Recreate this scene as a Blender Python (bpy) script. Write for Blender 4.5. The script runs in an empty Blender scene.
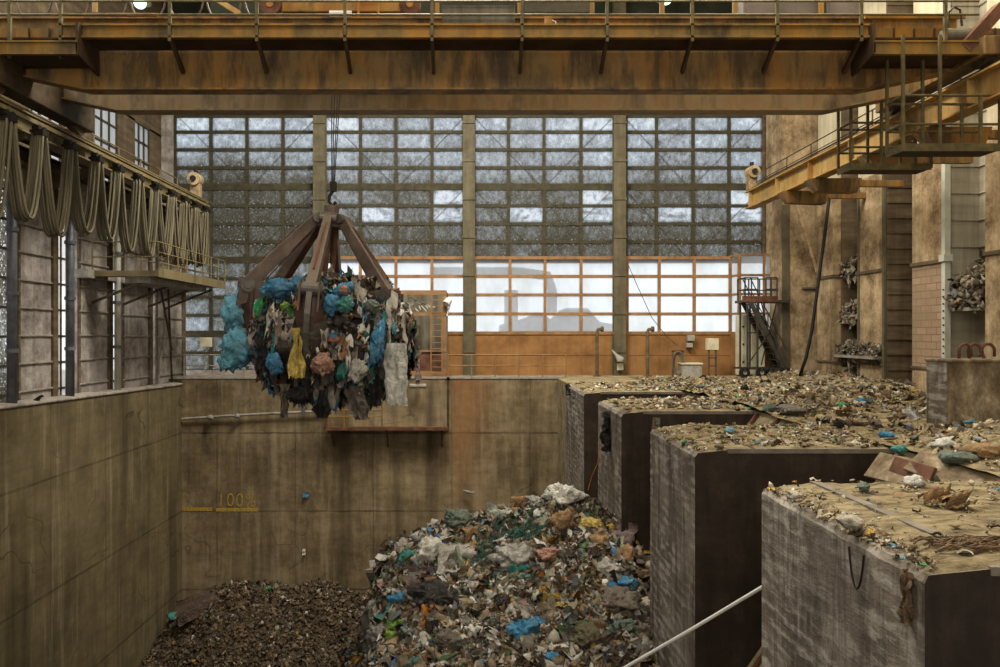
import bpy, math, random
import numpy as np
from mathutils import Vector, Matrix, Euler, noise as mnoise

SC = bpy.context.scene
COL = SC.collection
F, CX, CY, CZ = 750.0, 470.0, 333.5, 2.2      # focal length in px, vanishing point, eye height
PI = math.pi
R = random.Random(7)

def P(px, py, d):
    return Vector(((px-CX)*d/F, d, CZ-(py-CY)*d/F))
def PX(px, d): return (px-CX)*d/F
def PZ(py, d): return CZ-(py-CY)*d/F

# ------------------------------------------------------------------ materials
class NT:
    def __init__(s, name):
        s.m = bpy.data.materials.new(name); s.m.use_nodes = True
        s.t = s.m.node_tree; s.t.nodes.clear()
        s.out = s.n('ShaderNodeOutputMaterial')
    def n(s, typ, **kw):
        x = s.t.nodes.new(typ)
        for k, v in kw.items(): setattr(x, k, v)
        return x
    def l(s, a, b): s.t.links.new(a, b)
    def pos(s):
        return s.n('ShaderNodeNewGeometry').outputs['Position']
    def scaled(s, vec, sc, loc=(0,0,0), rot=(0,0,0)):
        m = s.n('ShaderNodeMapping'); m.inputs['Scale'].default_value = sc
        m.inputs['Location'].default_value = loc; m.inputs['Rotation'].default_value = rot
        s.l(vec, m.inputs['Vector']); return m.outputs[0]
    def noise(s, vec, scale=1, detail=6, rough=.6, dist=0):
        x = s.n('ShaderNodeTexNoise'); x.inputs['Scale'].default_value = scale
        x.inputs['Detail'].default_value = detail; x.inputs['Roughness'].default_value = rough
        x.inputs['Distortion'].default_value = dist
        s.l(vec, x.inputs['Vector']); return x.outputs['Fac']
    def ramp(s, fac, stops, interp='LINEAR'):
        r = s.n('ShaderNodeValToRGB'); cr = r.color_ramp; cr.interpolation = interp
        while len(cr.elements) > 1: cr.elements.remove(cr.elements[-1])
        cr.elements[0].position = stops[0][0]; cr.elements[0].color = (*C(stops[0][1]), 1)
        for p, c in stops[1:]:
            e = cr.elements.new(p); e.color = (*C(c), 1)
        s.l(fac, r.inputs[0]); return r.outputs[0]
    def math(s, op, a, b=None, c=None):
        x = s.n('ShaderNodeMath', operation=op)
        for i, v in enumerate((a, b, c)):
            if v is None: continue
            if isinstance(v, (int, float)): x.inputs[i].default_value = v
            else: s.l(v, x.inputs[i])
        return x.outputs[0]
    def mix(s, fac, a, b, blend='MIX'):
        x = s.n('ShaderNodeMix', data_type='RGBA', blend_type=blend)
        for i, v in ((0, fac), (6, a), (7, b)):
            if isinstance(v, (int, float)): x.inputs[i].default_value = v
            elif isinstance(v, tuple): x.inputs[i].default_value = (*C(v), 1)
            else: s.l(v, x.inputs[i])
        return x.outputs[2]
    def bsdf(s, col, rough=.8, metal=0, bump=None, bstr=.3, bdist=.05, spec=.3):
        b = s.n('ShaderNodeBsdfPrincipled')
        if isinstance(col, tuple): b.inputs['Base Color'].default_value = (*C(col), 1)
        else: s.l(col, b.inputs['Base Color'])
        b.inputs['Roughness'].default_value = rough; b.inputs['Metallic'].default_value = metal
        b.inputs['Specular IOR Level'].default_value = spec
        if bump is not None:
            bp = s.n('ShaderNodeBump'); bp.inputs['Strength'].default_value = bstr; bp.inputs['Distance'].default_value = bdist
            s.l(bump, bp.inputs['Height']); s.l(bp.outputs[0], b.inputs['Normal'])
        s.l(b.outputs[0], s.out.inputs[0]); return b

def C(c):
    if isinstance(c, (int, float)): return (c, c, c)
    return tuple(c[:3])
def S(r, g, b):
    f = lambda v: (v/255/12.92) if v/255 <= .04045 else ((v/255+.055)/1.055)**2.4
    return (f(r), f(g), f(b))

def surf(name, stops, sc=(1,1,1), scale=1.0, rough=.85, metal=0, bstr=.25, streak=0, streak_col=(.02,.015,.01), detail=8, bdist=.04, nrough=.62, spec=.25, dust=None):
    t = NT(name); p = t.pos()
    n1 = t.noise(t.scaled(p, sc), scale, detail, nrough)
    col = t.ramp(n1, stops)
    if streak:
        n2 = t.noise(t.scaled(p, (3.2, 3.2, .22)), 1.0, 5, .65)
        f = t.ramp(n2, [(.42, 0), (.62, streak)])
        col = t.mix(f, col, streak_col)
    if dust:
        g = t.n('ShaderNodeNewGeometry'); sx = t.n('ShaderNodeSeparateXYZ'); t.l(g.outputs['Normal'], sx.inputs[0])
        n3 = t.noise(p, 2.3, 5, .6)
        f = t.math('MULTIPLY', t.ramp(sx.outputs[2], [(.35, 0), (.8, 1)]), t.ramp(n3, [(.3, .35), (.6, 1)]))
        col = t.mix(f, col, dust)
    t.bsdf(col, rough, metal, n1, bstr, bdist, spec)
    return t.m

def plain(name, col, rough=.7, metal=0, var=.35, scale=6):
    c = C(col); d = tuple(v*(1-var) for v in c); h = tuple(min(1, v*(1+var*.6)) for v in c)
    return surf(name, [(.3, d), (.5, c), (.72, h)], scale=scale, rough=rough, metal=metal, bstr=.15)

def concrete_wall(name, stops, axis, off, zoff, w=3.83, h=3.83, joint=.35, streak=.5, lines=.35, extra=None, bstr=.3):
    """board-marked pit concrete: axis 0 -> panels run along X, 1 -> along Y"""
    t = NT(name); p = t.pos()
    sx = t.n('ShaderNodeSeparateXYZ'); t.l(p, sx.inputs[0])
    u = sx.outputs[axis]; z = sx.outputs[2]
    n1 = t.noise(t.scaled(p, (.45,.45,.45)), 1, 10, .74)
    col = t.ramp(n1, stops)
    # vertical runs and horizontal board courses
    n2 = t.noise(t.scaled(p, (1.8, 1.8, .2)), 1.0, 8, .75)
    col = t.mix(t.ramp(n2, [(.44, 0), (.66, streak)]), col, (.028,.021,.013))
    n2b = t.noise(t.scaled(p, (3.1, 3.1, .17), (9,4,2)), 1.0, 4, .6)
    col = t.mix(t.ramp(n2b, [(.56, 0), (.74, .35)]), col, (.42,.36,.26))
    n0 = t.noise(t.scaled(p, (.9,.9,.06), (5,3,2)), 1.0, 3, .5)
    col = t.mix(t.ramp(n0, [(.52, 0), (.70, .65)]), col, (.04,.028,.016))
    n3 = t.noise(t.scaled(p, (.5, .5, 3.0)), 1.0, 5, .7)
    col = t.mix(t.ramp(n3, [(.35, .25), (.55, 0)]), col, (.05,.037,.022))
    # scratches: thin iso-lines of stretched noise
    n4 = t.noise(t.scaled(p, (.22,.22,.35), (3,1,7)), 1.0, 2.5, .5, .3)
    ln = t.math('LESS_THAN', t.math('ABSOLUTE', t.math('SUBTRACT', n4, .5)), .0035)
    n5 = t.noise(t.scaled(p, (.9,.9,.22), (1,8,3)), 1.0, 1.5, .5, .6)
    ln2 = t.math('LESS_THAN', t.math('ABSOLUTE', t.math('SUBTRACT', n5, .56)), .006)
    col = t.mix(t.math('MULTIPLY', t.math('MULTIPLY', ln, t.ramp(t.noise(p, .35, 3), [(.5,0),(.55,1)])), lines), col, (.02,.014,.008))
    # panel joints
    wob = t.math('MULTIPLY', t.math('SUBTRACT', t.noise(p, 1.5, 4, .6), .5), .08)
    def jl(v, off_, size, wd):
        m = t.math('PINGPONG', t.math('ADD', t.math('SUBTRACT', v, off_), wob), size/2)
        return t.math('LESS_THAN', m, wd)
    jv = jl(u, off, w, .035); jh = jl(z, zoff, h, .045)
    jj = t.math('MAXIMUM', t.math('MULTIPLY', jv, .6), jh)
    col = t.mix(t.math('MULTIPLY', jj, t.math('MULTIPLY', t.ramp(t.noise(p, .7, 4), [(.35,.35),(.6,1)]), joint*1.9)), col, (.018,.013,.008))
    if extra: col = extra(t, col, sx)
    hgt = t.math('SUBTRACT', n1, t.math('MULTIPLY', jj, .4))
    t.bsdf(col, .9, 0, hgt, bstr, .06, .2)
    return t.m

M = {}
conc = [(.28, (.07,.05,.027)), (.42, (.15,.11,.062)), (.54, (.235,.18,.105)), (.7, (.33,.26,.165)), (.85, (.40,.33,.22))]
def rusty_patch(t, col, sx):
    # rust-red weeping near the foot of the orange wall, x 4..-1 m
    a = t.ramp(sx.outputs[0], [(0, 0), (1, 1)])
    m = t.n('ShaderNodeMapRange'); m.inputs[1].default_value = -1.1; m.inputs[2].default_value = -.7
    t.l(sx.outputs[0], m.inputs[0])
    m2 = t.n('ShaderNodeMapRange'); m2.inputs[1].default_value = 1.6; m2.inputs[2].default_value = -.5
    t.l(sx.outputs[0], m2.inputs[0])
    m3 = t.n('ShaderNodeMapRange'); m3.inputs[1].default_value = -8; m3.inputs[2].default_value = -1
    t.l(sx.outputs[2], m3.inputs[0])
    f = t.math('MULTIPLY', t.math('MULTIPLY', m.outputs[0], m2.outputs[0]), m3.outputs[0])
    n = t.noise(t.scaled(t.pos(), (1.3, 1.3, .35)), 1, 6, .65)
    f = t.math('MULTIPLY', f, t.ramp(n, [(.3, .15), (.6, .85)]))
    return t.mix(f, col, (.24,.105,.035))
M['pit_back'] = concrete_wall('pit_back_concrete', conc, 0, PX(217, 36.7), -2.67, extra=rusty_patch)
conc_l = [(.28, (.06,.046,.024)), (.45, (.125,.098,.052)), (.6, (.17,.135,.073)), (.8, (.22,.175,.10))]
M['pit_left'] = concrete_wall('pit_left_concrete', conc_l, 1, 36.7, -2.67, joint=.3, streak=.35, lines=.5)

def scraped(name, k=1.0):
    t = NT(name); p = t.pos()
    sx = t.n('ShaderNodeSeparateXYZ'); t.l(p, sx.inputs[0])
    n1 = t.noise(t.scaled(p, (.6,.6,.6)), 1, 8, .65)
    col = t.ramp(n1, [(.3, (.06,.048,.038)), (.5, (.145,.12,.097)), (.7, (.27,.235,.2))])
    # courses: repeated slanted scrapes left by the grab's tips, pale lime showing
    n2 = t.noise(t.scaled(p, (1.8, 1.8, 7.0)), 1.0, 7, .72)
    wv = t.math('PINGPONG', t.math('ADD', sx.outputs[2], t.math('MULTIPLY', t.noise(p, 2.5, 3), .10)), .11)
    n2 = t.math('ADD', n2, t.math('MULTIPLY', t.math('SUBTRACT', wv, .055), .9))
    n3 = t.noise(t.scaled(p, (4.5, 4.5, .9), (2,5,1)), 1.0, 7, .78)
    mask = t.noise(t.scaled(p, (.5,.5,.5), (4,4,4)), 1, 4, .6)
    mm = t.ramp(mask, [(.38, .15), (.62, 1)])
    col = t.mix(t.math('MULTIPLY', t.ramp(n2, [(.48, 0), (.60, .8*k)]), mm), col, (.46,.43,.385))
    col = t.mix(t.math('MULTIPLY', t.ramp(n3, [(.53, 0), (.66, .6*k)]), mm), col, (.55,.52,.47))
    n4 = t.noise(t.scaled(p, (4, 4, .35), (7,1,1)), 1.0, 5, .7)
    col = t.mix(t.ramp(n4, [(.5, 0), (.66, .75)]), col, (.05,.038,.03))
    h = t.math('ADD', n2, n1)
    t.bsdf(col, .88, 0, h, .5, .06, .2)
    return t.m
M['pier_side'] = scraped('scraped_pier_concrete')
M['pier_front'] = surf('shaded_pier_face', [(.25, (.016,.011,.008)), (.5, (.032,.022,.016)), (.64, (.05,.035,.026)), (.8,(.11,.08,.06))], scale=1.4, nrough=.75, rough=.8, streak=.5, streak_col=(.012,.008,.006))  # shade of the faces turned from the windows is put into this tone
M['barrier_face'] = surf('barrier_face', [(.32, (.07,.05,.032)), (.46, (.16,.12,.075)), (.56, (.26,.205,.135)), (.68,(.46,.40,.30))], scale=1.6, nrough=.78, sc=(1.2,1.2,.7), rough=.9, streak=.35, streak_col=(.03,.02,.012))
M['deck'] = surf('dusty_deck', [(.25, (.08,.06,.035)), (.45, (.2,.16,.09)), (.6, (.30,.25,.145)), (.8, (.4,.34,.22))], scale=1.4, rough=.95, bstr=.6, bdist=.06)
M['pier_top'] = surf('trodden_waste_crust', [(.30, (.035,.026,.014)), (.41, (.10,.076,.042)), (.5, (.20,.158,.09)), (.58, (.275,.225,.13)), (.7, (.33,.275,.17)), (.85,(.45,.39,.27))], sc=(.55,1.6,1), scale=2.6, rough=.95, bstr=.9, bdist=.06, nrough=.75)
M['pit_floor'] = surf('pit_floor_dirt', [(.3, (.02,.014,.008)), (.6, (.06,.042,.025))], scale=1.5, rough=.95)
M['soil'] = surf('dark_waste_soil', [(.3, (.015,.010,.006)), (.5, (.04,.027,.016)), (.65, (.09,.06,.034)), (.8,(.15,.11,.07))], scale=3.5, rough=.95, bstr=.8, bdist=.1)
M['soil_front'] = surf('waste_soil', [(.3, (.02,.014,.008)), (.5, (.06,.042,.025)), (.7, (.14,.10,.06))], scale=3.5, rough=.95, bstr=.8, bdist=.1)

def rust_paint(name, base, rust, dark, streak=.6):
    t = NT(name); p = t.pos()
    n1 = t.noise(t.scaled(p, (.8,.8,.35)), 1, 7, .65)
    n2 = t.noise(t.scaled(p, (1.5,1.5,.28), (3,2,9)), 1, 6, .7)
    n3 = t.noise(t.scaled(p, (5,5,.9), (5,5,5)), 1, 5, .7)
    col = t.ramp(n1, [(.32, dark), (.47, base), (.62, rust), (.8, base)])
    col = t.mix(t.ramp(n2, [(.46, 0), (.60, streak)]), col, dark)
    col = t.mix(t.ramp(n3, [(.55, 0), (.75, .4)]), col, tuple(v*1.6 for v in C(rust)))
    t.bsdf(col, .65, .1, n1, .2, .03, .35)
    return t.m
M['girder'] = rust_paint('rust_stained_yellow_girder', (.22,.135,.05), (.30,.145,.03), (.05,.034,.018), .8)
M['girder_pale'] = rust_paint('dusty_girder', (.25,.185,.10), (.24,.15,.07), (.07,.052,.03), .5)
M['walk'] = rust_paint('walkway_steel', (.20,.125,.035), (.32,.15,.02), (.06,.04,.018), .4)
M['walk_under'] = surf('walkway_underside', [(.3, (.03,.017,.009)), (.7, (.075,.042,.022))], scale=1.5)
M['rail'] = surf('greasy_handrail_steel', [(.3, (.06,.05,.025)), (.55, (.115,.095,.045)), (.8, (.20,.14,.06))], scale=4, rough=.6, metal=.2)
M['rail_dark'] = surf('dark_handrail_steel', [(.3, (.03,.022,.014)), (.6, (.075,.052,.03)), (.8,(.13,.08,.04))], scale=4, rough=.6, metal=.2)
M['beam_yellow'] = rust_paint('runway_yellow', (.42,.285,.10), (.33,.16,.035), (.12,.08,.04), .35)
M['beam_left'] = rust_paint('runway_olive', (.20,.165,.085), (.17,.12,.05), (.07,.055,.03), .35)
M['rust'] = surf('rust_brown_steel', [(.3, (.05,.022,.014)), (.5, (.11,.05,.03)), (.65, (.17,.08,.045)), (.8,(.22,.12,.07))], scale=2.5, rough=.75, metal=.1)
M['grab_arm'] = surf('greasy_grab_steel', [(.25, (.05,.035,.028)), (.5, (.105,.075,.06)), (.65, (.16,.115,.09)), (.8,(.13,.06,.04))], scale=1.8, rough=.62, metal=.25, dust=(.19,.15,.11), spec=.4)
M['shell'] = surf('scoured_shell_steel', [(.3, (.035,.018,.014)), (.5, (.075,.042,.032)), (.7, (.12,.085,.063))], scale=2.2, rough=.6, metal=.3, spec=.4)
M['shell_edge'] = surf('worn_bright_steel_rib', [(.3, (.07,.06,.052)), (.6, (.14,.125,.11)), (.8,(.09,.06,.045))], scale=3, rough=.5, metal=.5, spec=.5)
M['cable_steel'] = plain('wire_rope_steel', (.06,.055,.05), .5, .6)
M['black_rubber'] = plain('black_rubber', (.014,.012,.011), .6)
M['festoon_a'] = surf('dusty_flat_cable', [(.3, (.07,.06,.038)), (.55, (.16,.14,.09)), (.75, (.25,.22,.15))], sc=(9,1,.3), scale=2, rough=.8)
M['clamp'] = plain('black_cable_clamp', (.015,.014,.01), .6)
M['orange_frame'] = surf('orange_painted_steel', [(.3, (.17,.09,.04)), (.6, (.28,.155,.07)), (.8,(.34,.21,.11))], scale=2, rough=.7)
M['orange_wall'] = surf('orange_wall_paint', [(.3, (.15,.07,.025)), (.5, (.25,.125,.045)), (.7, (.33,.175,.065)), (.85,(.36,.22,.1))], scale=.8, rough=.8, streak=.3, streak_col=(.14,.07,.03))
M['mullion'] = surf('olive_mullion_steel', [(.3, (.028,.025,.014)), (.6, (.055,.048,.028)), (.8,(.085,.072,.045))], scale=3, rough=.8)  # tone darkened so the bars read as backlit
M['column'] = surf('facade_column_steel', [(.3, (.07,.06,.037)), (.6, (.125,.107,.067)), (.8,(.15,.12,.068))], scale=1.5, rough=.8, streak=.3)
M['white_col'] = surf('pale_steel_column', [(.3, (.36,.36,.31)), (.6, (.48,.48,.42)), (.8, (.3,.26,.18))], scale=2, rough=.7)
M['dark_wall'] = surf('upper_gable_wall', [(.3, (.012,.014,.008)), (.6, (.03,.032,.02)), (.8,(.06,.055,.035))], scale=.8, rough=.9)
M['ceiling'] = surf('roof_underside', [(.3, (.03,.03,.024)), (.7, (.07,.065,.05))], scale=.6, rough=.9)
M['panel_grey'] = surf('grimy_wall_panel', [(.28, (.11,.092,.08)), (.42, (.25,.222,.205)), (.56, (.38,.345,.325)), (.75,(.52,.49,.465))], scale=1.6, rough=.9, bstr=.9, bdist=.15, streak=.3, streak_col=(.05,.035,.026))
M['ledge'] = surf('dusty_ledge', [(.3,(.14,.12,.10)), (.7,(.33,.30,.27))], scale=3, rough=.95)
M['pipe_grey'] = surf('grey_pipe_post', [(.3,(.08,.085,.10)), (.7,(.18,.19,.22))], scale=3, rough=.5, metal=.3)
M['plaster'] = surf('stained_plaster', [(.32, (.07,.048,.028)), (.43, (.21,.145,.082)), (.53, (.38,.28,.165)), (.66,(.54,.42,.27))], sc=(1,1,1), scale=.8, nrough=.82, bstr=.5, rough=.9, streak=.4, streak_col=(.09,.06,.035))
M['plaster_pale'] = surf('pale_upper_plaster', [(.25, (.30,.26,.18)), (.5, (.48,.43,.31)), (.8,(.58,.53,.40))], scale=.7, rough=.9, streak=.3, streak_col=(.2,.15,.09))
M['recess'] = surf('recess_boarding', [(.25, (.055,.038,.022)), (.5, (.11,.08,.048)), (.8,(.20,.155,.095))], sc=(.6,.6,3), scale=1.2, rough=.9, streak=.3)
M['recess_pale'] = surf('pale_recess_boarding', [(.25, (.22,.20,.15)), (.5, (.33,.305,.24)), (.8,(.42,.39,.31))], sc=(.4,.4,3), scale=1, rough=.9, streak=.4, streak_col=(.10,.075,.045))
M['cream'] = surf('cream_enamel', [(.3, (.42,.38,.27)), (.6, (.60,.56,.42)), (.8,(.66,.62,.5))], scale=2, rough=.6)
M['grey_box'] = plain('grey_enamel', (.30,.29,.25), .6)
M['dark_steel'] = surf('dark_stair_steel', [(.3,(.025,.024,.02)), (.7,(.07,.065,.055))], scale=4, rough=.6, metal=.2)
M['strip'] = surf('dusty_steel_strip', [(.3,(.10,.085,.07)), (.6,(.19,.165,.135)), (.8,(.28,.24,.19))], scale=4, rough=.7, metal=.1)
M['yellow_paint'] = surf('faded_yellow_paint', [(.35, (.13,.095,.03)), (.5, (.34,.22,.035)), (.7,(.46,.29,.04))], scale=9, rough=.85, nrough=.8)
M['bright'] = plain('pale_rope', (.62,.62,.60), .5, var=.1)
M['trolley'] = rust_paint('trolley_yellow', (.32,.17,.035), (.34,.13,.02), (.07,.045,.02), .4)
M['greygreen'] = surf('grey_green_sheet', [(.3,(.10,.09,.065)), (.55,(.17,.155,.115)), (.8,(.12,.10,.06))], scale=1.6, sc=(1,1,.5), rough=.8, streak=.5)
M['fleck'] = surf('peeling_dark_board', [(.3,(.05,.045,.03)), (.6,(.08,.07,.05)), (.66,(.08,.07,.05)), (.70,(.45,.42,.34))], scale=4, rough=.8)
M['cabinet_purple'] = surf('grey_mauve_cabinet', [(.3,(.07,.058,.052)), (.7,(.14,.115,.10))], scale=1.2, rough=.8)
M['outside_grey'] = plain('outside_plant_grey', (.30,.29,.28), .8, var=.2)

def brick_mat(name):
    t = NT(name); p = t.pos()
    sx = t.n('ShaderNodeSeparateXYZ'); t.l(p, sx.inputs[0])
    cb = t.n('ShaderNodeCombineXYZ'); t.l(t.math('ADD', sx.outputs[0], sx.outputs[1]), cb.inputs[0]); t.l(sx.outputs[2], cb.inputs[1])
    b = t.n('ShaderNodeTexBrick'); t.l(cb.outputs[0], b.inputs['Vector'])
    b.inputs['Scale'].default_value = 1; b.inputs['Brick Width'].default_value = .62; b.inputs['Row Height'].default_value = .27
    b.inputs['Mortar Size'].default_value = .018
    b.inputs['Color1'].default_value = (.36,.245,.165,1); b.inputs['Color2'].default_value = (.28,.195,.13,1); b.inputs['Mortar'].default_value = (.14,.10,.065,1)
    n = t.noise(p, .8, 7, .65)
    col = t.mix(t.ramp(n, [(.38, .8), (.6, 0.05)]), b.outputs[0], (.22,.16,.10))
    t.bsdf(col, .9, 0, b.outputs[1], -.3, .02, .2)
    return t.m
M['brick'] = brick_mat('pink_brick')

def pane_mat(name, stops, fine=1.0, bright_mask=None, edge=.8):
    """dirty glazing: sky seen through grime; per-pane grime from UV and island"""
    t = NT(name); p = t.pos()
    uv = t.n('ShaderNodeUVMap').outputs[0]
    sx = t.n('ShaderNodeSeparateXYZ'); t.l(uv, sx.inputs[0])
    ex = t.math('PINGPONG', sx.outputs[0], .5); ey = t.math('PINGPONG', sx.outputs[1], .5)
    e = t.math('MINIMUM', t.math('MULTIPLY', ex, 1.9), ey)          # distance to the pane's edge
    n1 = t.noise(t.scaled(p, (1,1,1)), .33, 4, .6)
    n2 = t.noise(t.scaled(p, (1.0,1,.7), (3,7,1)), 5.5*fine, 9, .8)
    n3 = t.noise(t.scaled(p, (1,1,1), (9,1,5)), 2.0, 5, .7)
    isl = t.n('ShaderNodeNewGeometry').outputs['Random Per Island']
    v = t.math('ADD', t.math('ADD', t.math('MULTIPLY', n1, .45), .31), t.math('MULTIPLY', t.math('SUBTRACT', isl, .5), .12))
    v = t.math('ADD', v, t.math('MULTIPLY', t.math('SUBTRACT', n2, .5), 1.05))
    v = t.math('ADD', v, t.math('MULTIPLY', t.math('SUBTRACT', n3, .5), .28))
    ed = t.math('MULTIPLY', t.ramp(e, [(0, 1), (.22, 0)]), .22*edge)
    v = t.math('SUBTRACT', v, ed)
    if bright_mask: v = bright_mask(t, v, p)
    col = t.ramp(v, stops)
    # flecks where the dirt has flaked off, mostly along the top and bottom of each pane
    nf = t.noise(t.scaled(p, (1,1,1), (2,2,2)), 11, 3, .6)
    fl = t.math('MULTIPLY', t.ramp(nf, [(.58, 0), (.61, 1)]), t.ramp(ey, [(0, 1), (.25, .2)]))
    col = t.mix(t.math('MULTIPLY', fl, .8), col, (.85,.88,.9))
    tr = t.n('ShaderNodeBsdfTransparent'); t.l(col, tr.inputs[0])
    tl = t.n('ShaderNodeBsdfTranslucent'); t.l(col, tl.inputs[0])
    df = t.n('ShaderNodeBsdfDiffuse'); df.inputs[0].default_value = (.15,.13,.095,1)
    m0 = t.n('ShaderNodeMixShader'); m0.inputs[0].default_value = .5; t.l(tr.outputs[0], m0.inputs[1]); t.l(tl.outputs[0], m0.inputs[2])
    mx = t.n('ShaderNodeMixShader'); mx.inputs[0].default_value = .2
    t.l(m0.outputs[0], mx.inputs[1]); t.l(df.outputs[0], mx.inputs[2]); t.l(mx.outputs[0], t.out.inputs[0])
    return t.m
def height_mask(t, v, p):
    # the top four rows and the two rows above the orange screen are paler; panes are darkest between them
    sx = t.n('ShaderNodeSeparateXYZ'); t.l(p, sx.inputs[0])
    z = sx.outputs[2]
    zz = t.math('DIVIDE', t.math('SUBTRACT', z, 0.0), 20.0)
    # z: 13.8 = y115, 10.1 = y187, 6.1 = y260, 2.2 = y333
    top = t.ramp(zz, [(0, .42), (.10, .56), (.24, .50), (.31, .40), (.36, .30), (.46, .42), (.51, .40), (.54, .56), (.62, .66), (.70, .74)])
    v = t.math('ADD', v, t.math('MULTIPLY', t.math('SUBTRACT', top, .5), .75))
    # the first bay is darker in its middle rows; the later bays have paler panes above the screen
    mr = t.n('ShaderNodeMapRange'); mr.inputs[1].default_value = -7.4; mr.inputs[2].default_value = -8.2; t.l(sx.outputs[0], mr.inputs[0])
    mid = t.ramp(zz, [(.30, 0), (.34, 1), (.56, 1), (.62, 0)])
    v = t.math('SUBTRACT', v, t.math('MULTIPLY', t.math('MULTIPLY', mr.outputs[0], mid), .14))
    inv = t.math('SUBTRACT', 1, mr.outputs[0])
    band = t.ramp(zz, [(.40, 0), (.415, 1), (.495, 1), (.505, 0)])
    isl = t.n('ShaderNodeNewGeometry').outputs['Random Per Island']
    nb = t.math('MULTIPLY', t.ramp(isl, [(.40, .1), (.50, 1)]), t.ramp(t.noise(t.scaled(p, (1,1,2), (31,5,2)), 1.1, 4, .6), [(.35, .3), (.5, 1)]))
    v = t.math('ADD', v, t.math('MULTIPLY', t.math('MULTIPLY', t.math('MULTIPLY', inv, band), nb), .32))
    return v
M['pane'] = pane_mat('grimy_window_glass', [(.26, (.045,.04,.028)), (.40, (.10,.095,.078)), (.50, (.20,.205,.20)), (.60, (.34,.36,.375)), (.72, (.52,.56,.59)), (.84, (.9,.92,.93))], bright_mask=height_mask)

def clear_pane(name):
    t = NT(name); p = t.pos()
    n1 = t.noise(t.scaled(p, (1,1,.5)), .9, 5, .6)
    col = t.ramp(n1, [(.3, (.80,.78,.72)), (.6, (.98,.97,.95))])
    tr = t.n('ShaderNodeBsdfTransparent'); t.l(col, tr.inputs[0])
    tl = t.n('ShaderNodeBsdfTranslucent'); t.l(col, tl.inputs[0])
    mx = t.n('ShaderNodeMixShader'); mx.inputs[0].default_value = .55
    t.l(tr.outputs[0], mx.inputs[1]); t.l(tl.outputs[0], mx.inputs[2]); t.l(mx.outputs[0], t.out.inputs[0])
    return t.m
M['clear_pane'] = clear_pane('translucent_sheet')

def waste_mat(name, palette, rough=.6, vary=.5):
    t = NT(name); g = t.n('ShaderNodeNewGeometry')
    n = len(palette); tot = sum(w for w, c in palette)
    stops, a = [], 0
    for w, c in palette:
        stops.append((a/tot, c)); a += w
    col = t.ramp(g.outputs['Random Per Island'], stops, 'CONSTANT')
    nz = t.noise(g.outputs['Position'], 5, 6, .7)
    col = t.mix(t.ramp(nz, [(.38, vary), (.62, 0)]), col, (.03,.021,.013))
    t.bsdf(col, rough, 0, t.noise(g.outputs['Position'], 16, 5, .7), .8, .05, .35)
    return t.m
BR = [(10,(.11,.075,.043)), (12,(.20,.145,.083)), (9,(.05,.035,.022)), (10,(.30,.225,.135)), (6,(.15,.14,.125)), (5,(.35,.30,.22))]
PAL_HEAP = BR + [(8,(.42,.39,.34)), (6,(.58,.55,.50)), (3,(.75,.73,.70)), (4,(.25,.135,.055)), (3,(.10,.12,.11)), (3,(.22,.24,.26)), (.8,(.05,.16,.14)), (1.0,(.05,.16,.30)), (1,(.50,.30,.05)), (1.2,(.06,.13,.045)), (3,(.015,.015,.016)), (1.4,(.38,.24,.21)), (2,(.30,.34,.24)), (.9,(.20,.33,.42))]
M['w_heap'] = waste_mat('mixed_waste', PAL_HEAP)
M['w_dark'] = waste_mat('composted_waste', [(12,(.07,.047,.028)), (12,(.11,.074,.042)), (9,(.17,.118,.068)), (7,(.028,.02,.013)), (3,(.20,.155,.10)), (1,(.33,.29,.23)), (.4,(.5,.47,.42)), (.5,(.04,.10,.05)), (.35,(.05,.13,.15)), (2,(.10,.085,.06)), (.25,(.4,.2,.04))], .75)
M['w_deck'] = waste_mat('deck_litter_waste', [(10,(.30,.235,.14)), (9,(.40,.325,.20)), (9,(.19,.14,.075)), (7,(.10,.072,.04)), (5,(.48,.41,.28)), (3,(.62,.57,.46)), (1.5,(.75,.72,.65)), (1.5,(.05,.045,.04)), (1,(.25,.27,.29)), (.6,(.05,.22,.34)), (.4,(.55,.33,.05)), (.4,(.06,.28,.12)), (2,(.33,.17,.07)), (1,(.42,.36,.34))], .8, .4)
M['w_ball'] = waste_mat('fresh_bagged_waste', [(9,(.010,.010,.012)), (7,(.028,.026,.025)), (6,(.10,.085,.07)), (7,(.22,.18,.14)), (6,(.45,.40,.34)), (4.5,(.72,.69,.63)), (2.6,(.05,.24,.44)), (2.0,(.04,.28,.30)), (1.6,(.10,.36,.52)), (1.6,(.03,.16,.12)), (.7,(.06,.33,.08)), (1.2,(.30,.15,.05)), (.5,(.60,.45,.08)), (2,(.30,.22,.19)), (2,(.07,.06,.07)), (1,(.3,.10,.06))], .5)
M['w_grey'] = waste_mat('dusty_wall_waste', [(8,(.20,.16,.11)), (7,(.11,.085,.055)), (6,(.30,.255,.19)), (3,(.42,.38,.30)), (5,(.05,.038,.026)), (1,(.12,.13,.14))], .85)

def film(name, col, rough=.35, dirt=.6):
    t = NT(name); tc = t.n('ShaderNodeTexCoord').outputs['Object']
    n = t.noise(t.scaled(tc, (1,1,1)), 5, 5, .6, 1.0)
    c = C(col); d = tuple(v*.55 for v in c); h = tuple(min(1, v*1.3+.02) for v in c)
    cc = t.ramp(n, [(.3, d), (.5, c), (.7, h)])
    cc = t.mix(t.ramp(t.noise(tc, 2.3, 6, .7), [(.42, .1*dirt), (.66, dirt)]), cc, (.12,.09,.055))
    n2 = t.noise(t.scaled(tc, (1,1,.6)), 9, 6, .7, 1.5)
    t.bsdf(cc, rough, 0, t.math('ADD', n, t.math('MULTIPLY', n2, .6)), 1.0, .12, .45)
    return t.m

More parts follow.
